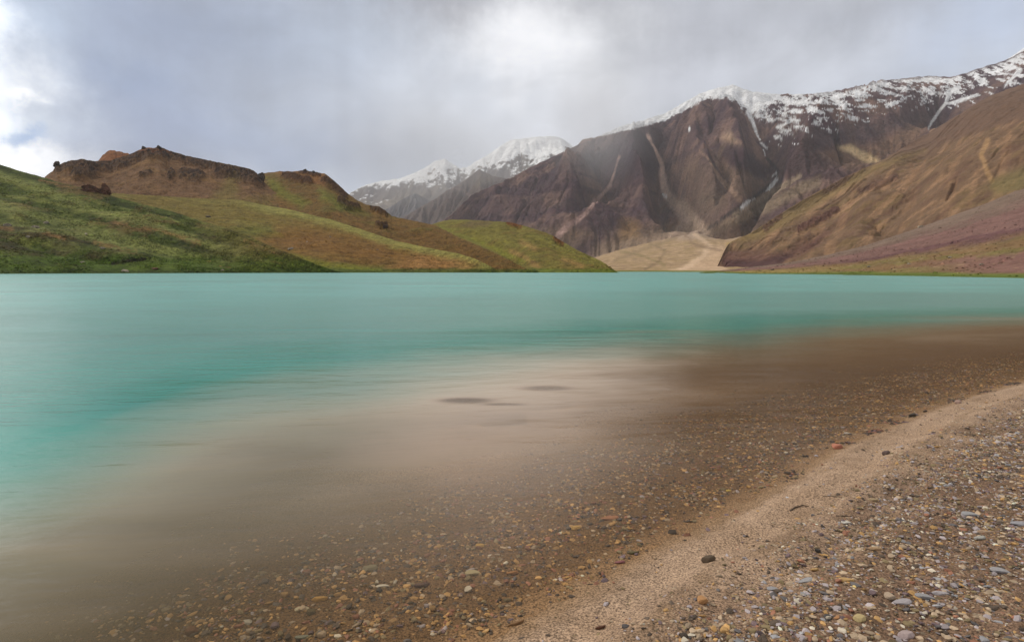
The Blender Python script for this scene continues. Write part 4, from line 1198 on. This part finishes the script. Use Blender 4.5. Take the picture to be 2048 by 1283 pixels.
def scatter():
    r = np.random.default_rng(5)
    # dry shingle
    n = 1700000
    x = r.uniform(-1, 20, n); y = r.uniform(1.2, 20, n)
    z, s = bed_z(x, y)
    ga = gravel_amount(x, y)
    dist = np.hypot(x, y)
    dens = 0.022 + sstep(-0.55, 0.35, ga) ** 1.5 * (0.45 + 0.55 * sstep(-0.25, 0.25, fbm(x * 2.2, y * 2.2, 3, 55)))
    dens *= np.clip(9.0 / dist, 0.25, 1)
    keep = (s < -0.12) & in_view(x, y, z) & (r.random(n) < dens)
    x, y, z, ga = x[keep], y[keep], z[keep], ga[keep]
    k = len(x)
    size = np.clip(np.exp(r.normal(math.log(0.0082), 0.60, k)), 0.003, 0.032)
    cols, _ = palette_cols(k, W_DRY, r)
    o = gravel_mesh('gravel', np.stack([x, y], -1), z, size, cols, M_gravel, 1)
    tag(o, 'dry grey and tan slate shingle covering the beach', 'gravel', None, 'stuff')
    # pebbles under the shallow water
    n = 1200000
    x = r.uniform(-8, 20, n); y = r.uniform(1.5, 24, n)
    z, s = bed_z(x, y)
    pn = fbm(x * 0.9, y * 0.9, 3, 66)
    dens = sstep(-0.02, 0.22, s) * (1 - sstep(1.3, 2.9, s + 0.7 * pn)) * (0.25 + 0.75 * sstep(-0.3, 0.3, fbm(x * 2.6, y * 2.6, 3, 67)))
    dens = np.maximum(dens, 0.03 * sstep(0.2, 0.5, s) * (1 - sstep(3, 4.5, s)))
    dist = np.hypot(x, y)
    dens *= np.clip(8.0 / dist, 0.2, 1) * 0.8
    keep = in_view(x, y, z, 60, 60) & (r.random(n) < dens)
    x, y, z = x[keep], y[keep], z[keep]; k = len(x)
    size = np.clip(np.exp(r.normal(math.log(0.0135), 0.48, k)), 0.005, 0.034)
    cols, _ = palette_cols(k, W_WET, r)
    o = gravel_mesh('gravel', np.stack([x, y], -1), z, size, cols * 0.88, M_wetgravel, 2, (0.25, 0.5))
    tag(o, 'wet ochre and brown pebbles lying under the clear shallow water', 'gravel', None, 'stuff')
    # wrack of dark bits along the waterline
    n = 9000
    t = r.uniform(0, 1, n)
    seg = WL[3:15]; L = np.hypot(*(seg[1:] - seg[:-1]).T); cum = np.concatenate([[0], np.cumsum(L)])
    q = t * cum[-1]
    x = np.interp(q, cum, seg[:, 0]); y = np.interp(q, cum, seg[:, 1])
    clump = fbm(q * 1.7, q * 0 + 2, 4, 9)
    far = sstep(4.5, 8, np.hypot(x, y))
    x += r.normal(0, 0.05, n); y += r.normal(0, 0.05, n)
    z, s = bed_z(x, y)
    keep = (r.random(n) < sstep(0.0, 0.35, clump) * (0.15 + 0.85 * far)) & in_view(x, y, z)
    x, y, z = x[keep], y[keep], z[keep]; k = len(x)
    size = np.exp(r.normal(math.log(0.016), 0.45, k))
    cols, _ = palette_cols(k, {'dark brown': 6, 'rust red': 2, 'plum': 2, 'olive brown': 1}, r)
    o = gravel_mesh('debris', np.stack([x, y], -1), z, size, cols * 0.8, M_gravel, 3, (0.2, 0.45))
    tag(o, 'dark wet wrack and stone chips strung along the waterline', 'debris', None, 'stuff')
scatter()

SHAPES = []
for i in range(10):
    v, f = stone_shape(2, [0.26, 0.34, 0.5, 0.3, 0.22, 0.6, 0.4, 0.28, 0.36, 0.7][i], [0.7, 0.55, 0.8, 0.4, 0.62, 0.85, 0.5, 0.78, 0.66, 0.9][i], 200 + i, 0.16)
    o = mesh_from('stone', v, f, M_stone, None, False)
    SHAPES.append((o.data, -v[:, 2].min()))
    bpy.data.objects.remove(o)

def stone(x, y, z, half, shape, colr, label, group=None, rz=None, tilt=0.12, name='stone', cat='stone', sc=(1, 1, 1), sink=0.3):
    me, low = SHAPES[shape]
    o = bpy.data.objects.new(name, me); C.objects.link(o)
    o.location = (x, y, z + low * half * sc[2] * (1 - sink))
    o.scale = (half * sc[0], half * sc[1], half * sc[2])
    o.rotation_euler = (random.gauss(0, tilt), random.gauss(0, tilt), random.uniform(0, 6.28) if rz is None else rz)
    o.color = (*colr, 1)
    return tag(o, label, cat, group)

# stones the photograph picks out: (px, py, half width in px, shape, colour, label, rz, stretch)
P_ = PAL
FEATURES = [
    (1404, 1203, 15, 5, (0.40, 0.21, 0.09), 'rounded orange stone beside dark debris on the sand', 0.2, (1, .9, 1)),
    (1417, 1122, 20, 2, (0.10, 0.07, 0.045), 'dark brown wedge shaped stone alone on smooth sand', 0.3, (1, .7, .9)),
    (1673, 896, 14, 5, (0.42, 0.17, 0.11), 'red pink stone at the edge of the water', 0.2, (1, .9, .9)),
    (1690, 1161, 21, 3, (0.47, 0.30, 0.13), 'long orange tan stone flat on the shingle', -0.1, (1, .8, .8)),
    (1719, 1240, 15, 2, (0.44, 0.34, 0.17), 'blocky mustard yellow stone near the bottom of the shingle', 0.2, (1, 1, 1)),
    (1675, 1236, 10, 1, (0.40, 0.20, 0.09), 'small orange chip left of the mustard yellow stone', 0.5, (1, 1, 1)),
    (1635, 1103, 7, 9, (0.045, 0.04, 0.035), 'round black pebble where sand meets shingle', 0, (1, 1, 1)),
    (1692, 1045, 12, 0, (0.50, 0.47, 0.42), 'pale cream flake on sand above the shingle', 0.1, (1, 1, .8)),
    (1772, 908, 11, 2, (0.12, 0.08, 0.07), 'dark wedge stone standing on upper sand', 0.3, (1, .8, 1)),
    (1826, 832, 14, 1, (0.055, 0.045, 0.035), 'largest black stone in the waterline wrack', 0.5, (1, .8, 1)),
    (1851, 823, 8, 1, (0.07, 0.05, 0.04), 'small black stone just right of the largest wrack stone', 0.5, (1, .8, 1)),
    (1916, 806, 9, 2, (0.40, 0.27, 0.22), 'pale pink stone at the far waterline', 0.4, (1, .8, 1)),
    (1612, 913, 9, 1, (0.065, 0.05, 0.04), 'dark stone left of the red pink stone at the waterline', 0.2, (1, .7, .8)),
    (1695, 867, 9, 0, (0.44, 0.40, 0.36), 'pale flake under shallow water near the wrack', 0, (1, 1, .8)),
    (1457, 982, 7, 2, (0.50, 0.36, 0.09), 'yellow pebble lying under shallow water by the sand', 0, (1, .8, .8)),
    (1334, 903, 6, 0, (0.58, 0.55, 0.48), 'white flake under water at middle right', 0, (1, .8, .8)),
    (1465, 788, 6, 2, (0.40, 0.34, 0.26), 'pale speck stone under the brown shallows', 0, (1, .8, .8)),
    (945, 1147, 20, 0, (0.36, 0.30, 0.18), 'pale olive oval stone under the clear shallows', 0.1, (1, .85, .9)),
    (1025, 1147, 16, 1, (0.30, 0.15, 0.06), 'rust brown stone right of the pale olive oval', 0.2, (1, .8, .9)),
    (960, 1093, 12, 2, (0.46, 0.28, 0.08), 'yellow orange stone under the shallows above the pale oval', 0, (1, .8, .9)),
    (1152, 1058, 13, 2, (0.46, 0.28, 0.08), 'bright yellow stone beneath the water near the sand', 0.1, (1, .8, 1)),
    (1220, 1037, 26, 4, (0.32, 0.15, 0.08), 'flat reddish slab under water near the bright yellow stone', 0.1, (1, .6, .7)),
    (845, 1172, 22, 1, (0.10, 0.06, 0.05), 'dark maroon elongated stone in the shallows', 0.3, (1, .7, .8)),
    (765, 1172, 16, 0, (0.55, 0.50, 0.42), 'white flake beside a black stone in the shallows', 0.1, (1, .7, .6)),
    (758, 1182, 9, 5, (0.04, 0.035, 0.03), 'black pebble just under the white flake', 0, (1, .9, 1)),
    (604, 1219, 17, 0, (0.44, 0.38, 0.26), 'pale cream oval stone at the lower shallows', 0.1, (1, .8, .9)),
    (638, 1199, 22, 3, (0.42, 0.24, 0.07), 'golden elongated stone behind the pale cream oval', 0.2, (1, .8, .9)),
    (605, 1277, 18, 1, (0.17, 0.17, 0.13), 'grey green stone cut by the bottom edge of the picture', 0.1, (1, .8, .9)),
    (382, 1265, 16, 5, (0.13, 0.055, 0.025), 'dark rust stone farthest out along the bottom edge', 0.2, (1, .8, .9)),
    (740, 1140, 20, 2, (0.20, 0.17, 0.10), 'olive brown stone lying in silty shallows', 0, (1, .8, .8)),
    (1200, 1255, 16, 3, (0.11, 0.05, 0.03), 'dark reddish splinter on wet sand at the bottom', 0.35, (1, .6, .8)),
    (1030, 1248, 26, 3, (0.20, 0.11, 0.05), 'long brown splinter at the edge of the sand', 0.4, (1, .45, .6)),
    (1265, 1106, 18, 3, (0.12, 0.10, 0.05), 'olive dark stone half buried at the waterline', 0.1, (1, .6, .7)),
    (1240, 1125, 14, 1, (0.22, 0.09, 0.09), 'plum stone under water below the olive dark one', 0, (1, .7, .7)),
    (1405, 1232, 9, 1, (0.38, 0.22, 0.09), 'small ochre chip under the rounded orange stone', 0, (1, .8, 1)),
    (1545, 1178, 14, 0, (0.30, 0.29, 0.30), 'blue grey flake at the left edge of the shingle', 0.1, (1, .8, .8)),
    (1612, 1162, 20, 4, (0.30, 0.29, 0.295), 'broad blue grey slate in a pale cluster', 0.3, (1, .8, .9)),
    (1805, 1205, 22, 4, (0.34, 0.31, 0.32), 'broad lavender slate at lower right of the shingle', 0.2, (1, .8, .9)),
    (1850, 1195, 20, 0, (0.28, 0.27, 0.275), 'grey slate touching the broad lavender slate', -0.3, (1, .7, .9)),
    (1880, 1188, 18, 3, (0.34, 0.31, 0.32), 'narrow lavender slate right of the grey slate', -0.2, (1, .9, .9)),
    (1940, 1030, 17, 0, (0.29, 0.285, 0.29), 'single blue grey slate in brown gravel at right', -0.2, (1, .9, .9)),
    (2036, 1048, 16, 4, (0.30, 0.29, 0.31), 'light grey slate at the right edge', 0.1, (1, .9, .9)),
    (1962, 1078, 15, 1, (0.34, 0.33, 0.30), 'pale greenish grey chip on the right shingle', 0.2, (1, .9, .9)),
    (1970, 1066, 20, 3, (0.40, 0.28, 0.19), 'long tan chip behind the pale greenish one', -0.1, (1, .6, .8)),
    (2000, 1143, 18, 0, (0.30, 0.285, 0.29), 'grey slate tilted up near the right edge', -0.4, (1, .8, .9)),
    (1812, 1275, 18, 2, (0.36, 0.28, 0.27), 'pinkish stone cut by the bottom edge', 0.1, (1, .9, 1)),
    (1778, 1195, 13, 5, (0.38, 0.29, 0.21), 'round tan pebble above the broad lavender slate', 0, (1, .9, .9)),
    (1630, 1140, 12, 1, (0.44, 0.28, 0.12), 'ochre chip among pale slates at the shingle edge', 0.2, (1, .8, .9)),
    (1750, 1098, 17, 3, (0.42, 0.28, 0.16), 'orange tan sliver in the middle of the shingle', -0.1, (1, .7, .8)),
    (1745, 1000, 14, 3, (0.40, 0.30, 0.18), 'tan chip on the bare sand above the middle shingle', -0.1, (1, .7, .8)),
]
def feature_stones():
    for (px, py, hw, sh, colr, label, rz, sc) in FEATURES:
        x, y, z = ground_at(px, py)
        half = 0.72 * hw / FPX * math.hypot(x, y, z - CAM_H)
        s = float(shore_s(np.array([x]), np.array([y]))[0])
        stone(x, y, z, half, sh, colr, label, 'stones under the shallow water' if s > 0.05 else 'single stones on the beach', rz, 0.06, sc=sc, sink=0.25)
feature_stones()

def common_stones():
    """the larger chips of the shingle and of the shallows"""
    r = np.random.default_rng(77)
    dry = {'lavender grey': 'flat lavender grey slate chip lying among the dry shingle', 'blue grey': 'flat blue grey slate chip lying among the dry shingle',
           'tan': 'tan sandstone chip lying among the dry shingle', 'ochre': 'ochre yellow chip lying among the dry shingle', 'dark brown': 'dark brown chip lying among the dry shingle',
           'rust red': 'rust red chip lying among the dry shingle', 'cream': 'cream white chip lying among the dry shingle', 'plum': 'dark plum chip lying among the dry shingle',
           'dark grey': 'dark grey slate chip lying among the dry shingle', 'olive brown': 'olive brown chip lying among the dry shingle'}
    n = 0
    while n < 150:
        px, py = r.uniform(1280, 2040), 1283 - 360 * r.random() ** 1.5
        x, y, z = ground_at(px, py)
        if float(gravel_amount(np.array([x]), np.array([y]))[0]) < 0.0: continue
        w = np.array([W_DRY.get(k, 0) for k in PN]); w[PN.index('dark brown')] *= .3
        k = PN[r.choice(len(PN), p=w / w.sum())]
        c = np.array(PAL[k]) * (1 + 0.12 * r.normal())
        stone(x, y, z, float(r.uniform(0.016, 0.026)), int(r.integers(0, 9)), c, dry[k], 'larger chips in the dry shingle', None, 0.16, sink=0.3)
        n += 1
    wet = {k: v.replace('lying among the dry shingle', 'seen through the clear shallow water').replace(' slate', '').replace(' sandstone', '') for k, v in dry.items()}
    n = 0
    while n < 100:
        px = r.uniform(350, 1500); py = r.uniform(960, 1280)
        x, y, z = ground_at(px, py)
        s = float(shore_s(np.array([x]), np.array([y]))[0])
        if not (0.3 < s < 2.3): continue
        w = np.array([W_WET.get(k, 0) for k in PN]); k = PN[r.choice(len(PN), p=w / w.sum())]
        c = np.array(PAL[k]) * (0.74 + 0.12 * r.normal())
        stone(x, y, z, float(r.uniform(0.018, 0.032)), int(r.integers(0, 9)), c, wet[k], 'larger pebbles under the shallow water', None, 0.12, sink=0.3)
        n += 1
common_stones()

# long dark rocks on the lake bed, twigs
def sunken(px, py, hw, hh_m, label, rz, ln=0.35):
    x, y = (float(q) for q in flat_at(px, py, -hh_m))
    z = float(bed_z(np.array([x]), np.array([y]))[0][0])
    half = hw / FPX * math.hypot(x, y)
    o = stone(x, y, z, half, 1, (0.03, 0.022, 0.022), label, 'dark rocks on the lake bed', rz, 0.0, name='rock', cat='rock', sc=(1, ln / 0.55, 1), sink=0.1)
    zs = [v.co.z for v in o.data.vertices]
    hgt = -z + 0.04 - hh_m                     # from just inside the bed to hh_m below the surface
    o.scale.z = hgt / (max(zs) - min(zs))
    o.location.z = -hh_m - max(zs) * o.scale.z
sunken(930, 813, 64, 0.10, 'long dark submerged rock left of the gap in the shallows', 0.25, 0.30)
sunken(1008, 824, 50, 0.12, 'thin dark submerged rock nearest the camera of three', 0.0, 0.16)
sunken(1092, 791, 56, 0.13, 'dark flat submerged rock farthest right of three', 0.1, 0.34)

M_wood = bpy.data.materials.new('driftwood'); M_wood.use_nodes = True
_b = M_wood.node_tree.nodes['Principled BSDF']; _g = NG(M_wood.node_tree)
_geo = _g.new('ShaderNodeNewGeometry')
_g.link(_g.mix(_g.noise(_geo.outputs['Position'], 60, 4), (0.03, 0.02, 0.013), (0.11, 0.07, 0.04)), _b.inputs['Base Color'])
_b.inputs['Roughness'].default_value = 0.85

def twig(name, pts, r0, label, cat='twig', lift=0.4):
    """tapered crooked stick through photo points laid on the ground"""
    P = []
    for p in pts:
        x, y, z = ground_at(*p); P.append(Vector((x, y, z + r0 * lift)))
    V = []; F = []; ns = 7; rings = []
    Q = []
    for a, b in zip(P[:-1], P[1:]):
        for k in range(5): Q.append(a.lerp(b, k / 5))
    Q.append(P[-1])
    for i, q in enumerate(Q):
        t = (Q[min(i + 1, len(Q) - 1)] - Q[max(i - 1, 0)]).normalized()
        u = t.cross(Vector((0, 0, 1))).normalized(); w = u.cross(t)
        rr = r0 * (1 - 0.65 * i / len(Q)) * random.uniform(0.8, 1.2)
        q = q + Vector((random.gauss(0, .25), random.gauss(0, .25), abs(random.gauss(0, .2)))) * r0
        for k in range(ns):
            a = 2 * math.pi * k / ns
            V.append(q + (u * math.cos(a) + w * math.sin(a)) * rr)
    for i in range(len(Q) - 1):
        for k in range(ns):
            F.append((i * ns + k, i * ns + (k + 1) % ns, (i + 1) * ns + (k + 1) % ns, (i + 1) * ns + k))
    n = len(V); V += [Q[0], Q[-1]]
    for k in range(ns):
        F.append((k, (k + 1) % ns, n, n)); F.append(((len(Q) - 1) * ns + k, (len(Q) - 1) * ns + (k + 1) % ns, n + 1, n + 1))
    me = bpy.data.meshes.new(name)
    me.from_pydata([tuple(v) for v in V], [], [tuple(dict.fromkeys(f)) for f in F]); me.update()
    me.polygons.foreach_set('use_smooth', np.ones(len(me.polygons), bool))
    me.materials.append(M_wood)
    o = bpy.data.objects.new(name, me); C.objects.link(o)
    return tag(o, label, cat)
twig('stick', [(520, 912), (545, 918), (565, 917), (592, 908)], 0.020, 'dark crooked stick under water in the left shallows', 'stick', 1.5)
twig('twig', [(1672, 1032), (1688, 1032), (1704, 1033)], 0.006, 'straight thin brown twig on sand above the shingle')
twig('twig', [(1580, 1022), (1590, 1014), (1606, 1011), (1618, 1012)], 0.007, 'curved dark twig half buried in smooth sand')
twig('twig', [(1646, 993), (1662, 992), (1684, 994)], 0.005, 'short dark twig on upper sand beyond the curved one')

# ------------------------------------------------------------------ boulders, outcrop and tussocks on the hills
def craggy(name, loc, size, colr, label, cat, seed, group=None, sub=3, rough=0.35):
    v, f = ico(sub)
    r = np.random.default_rng(seed)
    for _ in range(9):
        n = r.normal(size=3); n /= np.linalg.norm(n); d = r.uniform(0.5, 0.85)
        v = v - np.maximum(v @ n - d, 0)[:, None] * n * 0.95
    v = v * (1 + rough * (ridged(v[:, 0:1] * 2.2 + seed, v[:, 1:2] * 2.2 + v[:, 2:3] * 1.7, 3, seed) - 0.3))
    v = v * np.array(size)
    col = np.clip(np.array(colr) * (1 + 0.5 * fbm(v[:, 0:1] * 3 / size[0], v[:, 2:3] * 3 / size[2], 3, seed)), 0.01, 0.7)
    o = mesh_from(name, v, f, M_hill, col, False)
    o.location = loc
    o.rotation_euler = (0, 0, 0)
    return tag(o, label, cat, group)

def outcrop():
    p = surf_at('a', 196, 384)
    root = bpy.data.objects.new('rock_outcrop', None); C.objects.link(root); root.location = p
    tag(root, 'red brown twin rock outcrop on the crest of the green hillside', 'rock outcrop')
    s = p.y / FPX
    for k, (dx, dz, w, h, c) in enumerate([(-14, 3, 19, 10, (0.10, 0.05, 0.035)), (14, 1, 12, 14, (0.13, 0.065, 0.045)), (2, -1, 14, 7, (0.08, 0.042, 0.032))]):
        o = craggy('rock_lobe', (dx * s, random.uniform(-1, 1), dz * s), (w * s, 9 * s, h * s), c, None, None, 300 + k, None, 4, 0.4)
        o.parent = root
outcrop()

BOULD = [
    ('a', 91, 446, 5, 0.30, 'pale grey boulder high on the left hillside'), ('a', 70, 455, 6, 0.24, 'flat grey boulder below the pale high one'), ('a', 15, 452, 6, 0.18, 'brown boulder near the left edge of the hillside'),
    ('a', 171, 468, 3.5, 0.34, 'small pale boulder in the middle of the green hillside'), ('a', 55, 475, 4, 0.30, 'pale boulder on the dark turf at far left'), ('a', 164, 525, 4, 0.32, 'white boulder low on the green shore'),
    ('a', 309, 538, 6, 0.20, 'orange brown boulder at the left waterline'), ('a', 250, 543, 6, 0.30, 'low grey rock touching the water at left'), ('a', 444, 541, 4, 0.22, 'tan rock at the waterline before the ochre hill'),
    ('a', 205, 497, 4, 0.26, 'tan rock in the bare earth streak of the hillside'), ('c', 581, 498, 6, 0.34, 'cream boulder at the foot of the ochre hill'), ('c', 614, 484, 2.5, 0.42, 'white speck boulder on the ochre slope'),
    ('c', 660, 474, 2.5, 0.36, 'pale boulder higher on the ochre slope'), ('c', 755, 500, 2.5, 0.30, 'small stone halfway along the ochre slope'), ('c', 514, 405, 6, 0.10, 'dark red rock on the crest of the olive hill'),
    ('c', 415, 434, 5, 0.09, 'dark rock in the hollow of the olive hill'), ('fan', 1841, 454, 5, 0.42, 'white boulder on top of the purple scree'), ('fan', 1817, 528, 3.5, 0.30, 'pale boulder low on the right bank'),
    ('fan', 1738, 534, 3.5, 0.28, 'tan boulder left on the right bank'), ('fan', 1545, 540, 4, 0.07, 'dark boulder at the foot of the golden slope'), ('fan', 1900, 516, 3.5, 0.24, 'grey boulder on the grassy right bank'),
    ('fan', 1962, 530, 4, 0.22, 'brown boulder on the lower purple scree')]
for i, (key, px, py, hw, a, label) in enumerate(BOULD):
    p = surf_at(key, px, py)
    s = p.length / FPX * hw
    c = (a, a * 0.84, a * 0.66) if 'dark red' not in label and 'orange' not in label else (a, a * 0.55, a * 0.36)
    craggy('boulder', p, (s, s * 0.8, s * 0.62), c, label, 'boulder', 400 + i, 'boulders on the hillsides', 2, 0.3)

def pinnacles():
    for i, (key, px, py, hw, hh, label) in enumerate([
            ('b', 114, 331, 5, 6, 'dark crag at the left end of the brown hill crest'), ('b', 288, 297, 4, 4, 'left rock knob on the summit of the brown hill'), ('b', 317, 296, 4, 4, 'right rock knob on the summit of the brown hill'),
            ('d', 609, 343, 3, 4, 'left rock pinnacle on the second ridge'), ('d', 627, 346, 3, 4, 'right rock pinnacle on the second ridge'), ('b', 520, 356, 7, 9, 'dark crag at the right end of the brown hill'),
            ('d', 771, 453, 5, 5, 'dark crag low on the second ridge')]):
        p = surf_at(key, px, py)
        s = p.length / FPX
        craggy('crag', p, (hw * s, hw * s, hh * s), (0.085, 0.06, 0.048), label, 'crag', 500 + i, 'crags on the hill crests', 3, 0.45)
pinnacles()

def tussocks():
    r = np.random.default_rng(9)
    Vs, Cs = [], []
    for key, n in (('a', 70000), ('c', 26000), ('d', 12000), ('fan', 14000), ('e', 9000)):
        L = TERRAIN[key]
        vmax = len(L.v) * 0.86
        i = (r.random(n) ** 1.3 * vmax * 0.98).astype(int); j = r.integers(0, len(L.phi), n)
        x, y, z = L.X[i, j], L.Y[i, j], L.Z[i, j]
        nz = fbm(x * 0.06, y * 0.06, 4, 300)
        k = (z > 0.3) & (r.random(n) < sstep(-0.25, 0.35, nz) * (1.0 if key == 'a' else 0.6))
        x, y, z, nz = x[k], y[k], z[k], nz[k]
        m = len(x)
        h = np.exp(r.normal(math.log(0.26), 0.35, m)); w = h * r.uniform(1.0, 2.0, m)
        a0 = r.uniform(0, 6.28, m)
        ring = [np.stack([x + w * np.cos(a0 + t), y + w * np.sin(a0 + t), z - 0.25 + 0 * x], -1) for t in (0, 1.57, 3.14, 4.71)]
        ring2 = [np.stack([x + 0.6 * w * np.cos(a0 + t + .6), y + 0.6 * w * np.sin(a0 + t + .6), z + h * r.uniform(.5, .8, m)], -1) for t in (0, 1.57, 3.14, 4.71)]
        tip = np.stack([x + r.normal(0, .15, m), y + r.normal(0, .15, m), z + h], -1)
        Vs.append(np.stack(ring + ring2 + [tip], 1))
        Cs.append(L.col[i[k], j[k]] * np.exp(r.normal(-0.05, 0.22, (m, 1))))
    V = np.concatenate(Vs); col = np.concatenate(Cs); n = len(V)
    f = []
    for k in range(4):
        q = (k + 1) % 4
        f += [(k, q, 4 + k), (q, 4 + q, 4 + k), (4 + k, 4 + q, 8)]
    F = (np.array(f)[None] + (np.arange(n) * 9)[:, None, None]).reshape(-1, 3)
    o = mesh_from('grass', V.reshape(-1, 3), F, M_hill, np.repeat(col, 9, 0), True)
    tag(o, 'tussocks of grass dotted over the hillsides around the lake', 'grass', None, 'stuff')
tussocks()

# ------------------------------------------------------------------ haze
def rain(px, py, dist, rx, ry, rz, dens, label):
    dx, dy, dz = ray(px, py)
    p = Vector((float(dx), float(dy), float(dz))) * (dist / float(dy)) + Vector((0, 0, CAM_H))
    v, f = ico(3)
    v = v * np.array([rx, ry, rz]) * (1 + 0.22 * fbm(v[:, 0:1] * 1.5 + px, v[:, 2:3] * 0.8 + v[:, 1:2], 3, 5))
    m = bpy.data.materials.new('rain_air'); m.use_nodes = True
    t = m.node_tree; t.nodes.clear()
    q = t.nodes.new('ShaderNodeVolumePrincipled')
    q.inputs['Color'].default_value = (0.95, 0.96, 0.99, 1)
    g = NG(t)
    tcx = g.new('ShaderNodeTexCoord')
    ln = g.new('ShaderNodeVectorMath', operation='DISTANCE'); g.link(tcx.outputs['Generated'], ln.inputs[0]); ln.inputs[1].default_value = (0.5, 0.5, 0.5)
    fall = g.rng(ln.outputs['Value'], 0.05, 0.46, dens * 1.9, 0.0, True)
    g.link(fall, q.inputs['Density'])
    o_ = t.nodes.new('ShaderNodeOutputMaterial'); t.links.new(q.outputs[0], o_.inputs['Volume'])
    o = mesh_from('rain_veil', v, f, m)
    o.location = p
    tag(o, label, 'rain', None, 'stuff')
rain(1195, 262, 3300, 380, 420, 480, 5.5e-4, 'pale rain veil drifting across the left shoulder of the dark mountain')
rain(880, 310, 6300, 1700, 500, 800, 5.5e-4, 'grey rain veil in front of the distant snow summits')

def haze():
    E2 = 14600; z0, z1 = -10.0, 2650.0
    V = [(x, y, z) for z in (z0, z1) for y in (-E2, E2) for x in (-E2, E2)]
    F = [(0, 2, 3, 1), (4, 5, 7, 6), (0, 1, 5, 4), (2, 6, 7, 3), (0, 4, 6, 2), (1, 3, 7, 5)]
    m = bpy.data.materials.new('haze_air'); m.use_nodes = True
    t = m.node_tree; t.nodes.clear()
    v = t.nodes.new('ShaderNodeVolumePrincipled')
    v.inputs['Color'].default_value = (0.88, 0.90, 0.98, 1)
    v.inputs['Density'].default_value = 3.4e-5
    v.inputs['Anisotropy'].default_value = 0.1
    o_ = t.nodes.new('ShaderNodeOutputMaterial')
    t.links.new(v.outputs[0], o_.inputs['Volume'])
    o = mesh_from('haze', V, F, m, None, False)
    tag(o, 'thin bluish rain haze filling the valley air', 'haze', None, 'stuff')
haze()
